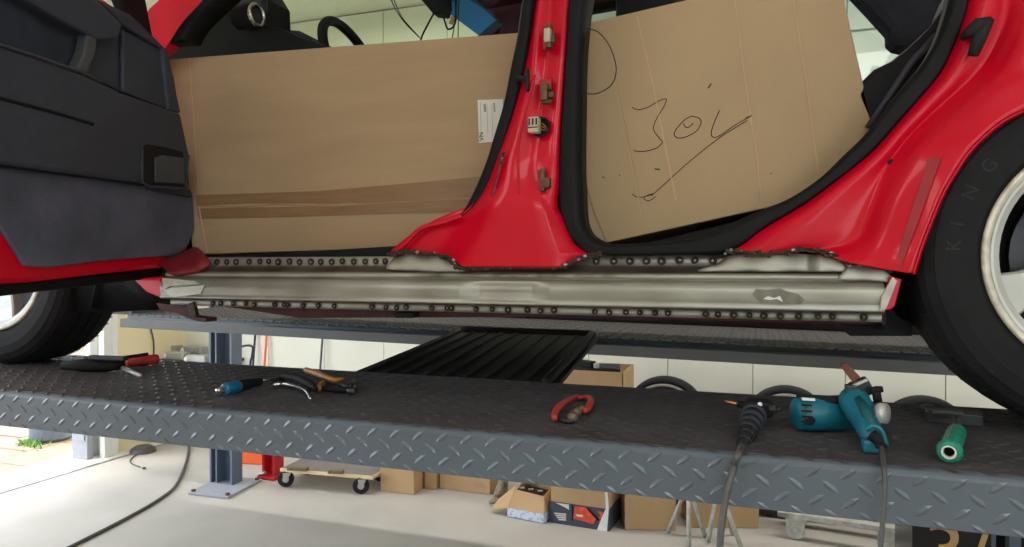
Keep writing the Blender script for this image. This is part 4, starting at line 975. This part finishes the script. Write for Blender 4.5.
# white metal dolly right
wd_ = thing('metal_dolly', 'dirty white metal dolly on castors at the right below the lift', 'dolly')
a, c = PZ(795,541,0), PZ(888,556,0); d = (c-a).normalized(); nv = Vector((-d.y,d.x,0)); zt = .148
L0, L1 = a-d*.09, c+d*.12
MB().poly([p+up*(zt-.03) for p in (L0,L1,L1+nv*.06,L0+nv*.06)], up*.03).build('frame_rail', 'whitedirty', wd_, bev=.004)
MB().poly([p+up*(zt-.03)+nv*.20 for p in (L0,L1,L1+nv*.06,L0+nv*.06)], up*.03).build('frame_rail', 'whitedirty', wd_, bev=.004)
for u_ in (0,1):
    o_ = L0.lerp(L1-d*.06,u_); MB().poly([p+up*(zt-.03) for p in (o_,o_+d*.06,o_+d*.06+nv*.26,o_+nv*.26)], up*.028).build('frame_rail', 'whitedirty', wd_, bev=.004)
for p in (a,c,a+nv*.2,c+nv*.2):
    k = MB().lathe([(.01,-.015),(.045,-.014),(.048,0),(.045,.014),(.01,.015)], p+up*.049+nv*.03, nv, 24).build('castor_wheel', 'whitedirty', wd_)
    for s_ in (-1,1): MB().poly([p+nv*(.03+.022*s_)+up*.04-d*.045, p+nv*(.03+.022*s_)+up*.04+d*.045, p+nv*(.03+.022*s_)+up*.124+d*.05, p+nv*(.03+.022*s_)+up*.124-d*.05], nv*.003).build('castor_fork', 'whitedirty', k)
    MB().lathe([(0,-.03),(.014,-.028),(.014,.028),(0,.03)], p+up*.05+nv*.03, nv, 10).build('axle_bolt', 'zinc', k)
settle(wd_, (a+c)/2+nv*.2)
# black container with gold writing
bx = thing('black_crate', 'black case with large gold characters at the lower right corner', 'case')
g0 = P(918,547,3.2); g1 = P(986,552,3.2)
MB().box((g0.x+g1.x)/2+.0, 3.4, .225, (g1.x-g0.x)+.04, .4, .44, bev=.008).build('case', 'gloss', bx)
MB().box((g0.x+g1.x)/2, 3.4, .45, (g1.x-g0.x)+.06, .42, .02, bev=.004).build('lid', 'gloss', bx)
text3d('gold_lettering', '3/', P(923,572,3.197), (1,0,0), (0,0,1), .30, 'gold', bx)
settle(bx, ((g0.x+g1.x)/2,3.4,0))
bc = thing('grey_cabinet', 'blue-grey steel frame standing at the far right under the lift', 'frame')
q = P(1013,545,3.5)
for dx in (-.09,.0): MB().box(q.x+dx, 3.5, .3, .045,.05,.6, bev=.003).build('upright', 'column', bc)
MB().box(q.x+.07, 3.6, .3, .24,.04,.58).build('back_sheet', 'black', bc); MB().box(q.x+.02,3.55,.01,.36,.2,.02).build('foot_plate', 'column', bc)
settle(bc, (q.x,3.5,0))
# car wheels leaning on the wall
rk = thing('low_rack', 'dark low rack along the back wall carrying three upright wheels', 'rack')
RH = .25
MB().box(.05,4.58,RH-.02,2.3,.42,.04,bev=.004).build('top_board', 'darkmetal', rk)
MB().box(.05,4.405,.11,2.14,.02,.19,bev=.003).build('shade_board', 'brown', rk)  # added dark board standing in for the shade behind the metal dolly
for x in (-1.05,.05,1.15):
    for y in (4.44,4.75): MB().box(x,y,(RH-.04)/2,.04,.04,RH-.042).build('leg', 'darkmetal', rk)
settle(rk, (.05,4.58,0))
def spare(px, py, label, m):
    t = thing('spare_wheel', label, 'wheel', group='wheels standing along the back wall'); p = P(px, py, 4.56); Rr = (p.z-RH)/2
    g = MB(); ax = Vector((0,1,0)); o = Vector((p.x, 4.52, RH+Rr))
    g.lathe([(Rr*.86,0),(Rr*.9,-.010),(Rr*.96,-.004),(Rr*.99,.01),(Rr,.03),(Rr,.10),(Rr*.98,.13),(Rr*.9,.14),(Rr*.84,.13)], o, ax, 48); g.build('tyre', 'tyre', t, smooth=True)
    g = MB(); g.lathe([(Rr*.87,.0),(Rr*.85,-.008),(Rr*.80,-.004),(Rr*.79,.03)], o, ax, 48); g.build('rim_edge', 'alloy', t, smooth=True)
    g = MB(); g.lathe([(Rr*.80,.03),(Rr*.5,.05),(Rr*.45,.04),(Rr*.2,.03),(0,.03)], o, ax, 32); g.build('disc', m, t, smooth=True)
    settle(t, (p.x,4.56,RH))
spare(665,377,'wheel with silver rim standing by the wall, leftmost of three beside the upper carton','darkmetal')
spare(787,386.5,'wheel standing by the wall between the air tool and the teal sander','alloy')
spare(926,397,'wheel with brown disc standing by the wall nearest the rear tyre','belt')
# shelf with grey blocks at the left corner
sh = thing('wall_shelf', 'dark wall shelf holding grey metal blocks in the far left corner', 'shelf')
MB().box(-4.46,4.68,.695,.62,.34,.025).build('board', 'plastic2', sh)
for x in (-4.7,-4.25): MB().poly([(x,4.845,.682),(x,4.55,.682),(x,4.845,.5)], (.02,0,0)).build('bracket', 'darkmetal', sh)
settle(sh, (-4.46,4.7,.695))
for i, (px, py, ln) in enumerate(((151,352,.2),(171,346,.2),(178,353,.2),(195,347.5,.2),(199,356,.2))):
    D_k = (4.60,4.76,4.62,4.78,4.56)[i]; q = P(px, py, D_k); hgt = max(.04, q.z-.75+.02)
    t = thing('metal_block', ['long flat grey block on the corner shelf, leftmost','grey block on the corner shelf, rear left','grey block with white clamp mid-shelf','grey block on the corner shelf, rear right','grey block with white clamp at the right shelf end'][i], 'block')
    MB().box(q.x, D_k, q.z-.02, .19, .08, .06, bev=.004).build('block', 'zinc', t)
    MB().box(q.x, D_k, .7085+(q.z-.04-.7085)/2, .06, .05, max(.01,q.z-.041-.7085)).build('stem', 'white', t)
    MB().lathe([(0,0),(.026,0),(.03,.01),(.026,.03),(0,.03)], (q.x-.115, D_k-.02, q.z-.03), (1,0,0), 12).build('clamp', 'white', t)
    settle(t, (q.x,D_k,.7085))
# poles against the wall
for px, m, nm, lbl in ((254,'darkmetal','pole','thin dark pole leaning on the wall right of the lift column'),(265.5,'orange','pole','thin orange pole leaning on the white wall'),(321.5,'cable','pole','thin grey pole leaning on the white wall left of the ribbed mat')):
    a = P(px-1.5,372,4.79); c = P(px+1.5,330,4.825); d = c-a
    s0 = a-d*(a.z-.012)/d.z; s1 = c+d*.15; t = MB().tube([s0,s1], .009, 8).build(nm, m, None, smooth=True); tag(t, lbl, 'pole')
hk = MB().tube(smoothpath([P(240,347,4.55),P(247,345.5,4.55),P(252.5,347,4.55),P(252,356,4.55),P(250,372,4.55),Vector((P(250,372,4.55).x,4.55,.012))],5), .009, 8); tag(hk.build('bent_rod', 'darkmetal', None, smooth=True), 'thin hooked metal rod standing right of the lift column', 'rod')
# cord on the left wall
cw = MB().tube(smoothpath([Vector((-4.81,4.5,1.25)),Vector((-4.81,4.46,1.1)),Vector((-4.805,4.5,.95)),Vector((-4.81,4.53,.8)),Vector((-4.81,4.5,.4))],5), .006, 6); tag(cw.build('hanging_cord', 'cable', None, smooth=True), 'dark cord hanging on the cream wall behind the front tyre', 'cord')
# floor cable
fc = [PZ(x,y,.009) for x,y in ((60,552),(78,543),(110,527),(140,511),(160,499),(174,488),(182,474),(187,460),(189,450),(189,446))]
tag(MB().tube(smoothpath(fc,6), .011, 8).build('floor_hose', 'cable', None, smooth=True), 'dark hose curving across the bright concrete floor at left', 'hose')
# frame-side grey cabinet and small thing near threshold
q = PZ(73,455,0); gb = thing('grey_box', 'grey metal box standing on the threshold by the garage door frame', 'box')
MB().box(-4.93, q.y-.06, .35, .16,.05,.69, bev=.004).build('body', 'plate', gb); MB().box(-4.93,q.y-.09,.4,.12,.01,.5,bev=.002).build('cover', 'plate', gb); settle(gb, (-4.93,q.y-.06,.005))
g = MB(); q = PZ(143,452,0); tag(g.lathe([(.0,.05),(.06,.05),(.09,.03),(.10,0)], (q.x,q.y,0), (0,0,1), 16).build('drain_cap', 'cable', None), 'low grey dome on the floor under the far runway end', 'cap')
g = MB(); q = PZ(145,468,0); g.tube(smoothpath([PZ(142,451,.006),PZ(132,458,.006),PZ(131,463,.006),PZ(140,467,.006)],4), .005, 6); g.blob(PZ(144,468,.012), .016,(1,1,.6)); tag(g.build('floor_lead', 'cable', None), 'short thin lead with a plug lying on the floor at left', 'lead')
q = PZ(52,440,-.03); tag(MB().lathe([(0,.16),(.14,.16),(.17,.13),(.17,.03),(.14,0),(0,0)], (q.x,q.y,-.025), (0,0,1), 24).build('outdoor_pot', 'column', None, smooth=False), 'dark round pot standing outside on the pavers', 'pot')
# added fill lights, unseen: ceiling tubes at back, wide panels over camera side
for k, x in enumerate((-2.6, .4, 3.0)):
    t = thing('fill_tube', 'added white ceiling fill tube near the back wall, %s' % ('nearest the garage door', 'middle one', 'farthest from the garage door')[k], 'lamp', group='added ceiling fill tubes')
    MB().box(x,3.7,3.46,1.5,.14,.06,bev=.01).build('housing', 'white', t); MB().tube([(x-.7,3.7,3.41),(x+.7,3.7,3.41)], .014, 8).build('tube', 'white', t); settle(t, (x,3.7,3.49))
    lamp('fill_tube_lamp', 'AREA', (x,3.7,3.38), (0,0,0), 38, (1.4,.1), (1,.985,.96))
    t = thing('fill_panel', 'added wide white ceiling fill panel on the camera side, %s' % ('nearest the garage door', 'middle one', 'farthest from the garage door')[k], 'lamp', group='added ceiling fill panels')
    MB().box(x,-1.8,3.46,1.5,1.3,.06,bev=.01).build('housing', 'white', t); settle(t, (x,-1.8,3.49))
    lamp('fill_panel_lamp', 'AREA', (x,-1.8,3.42), (0,0,0), 42, (1.4,1.2), (1,.985,.96))
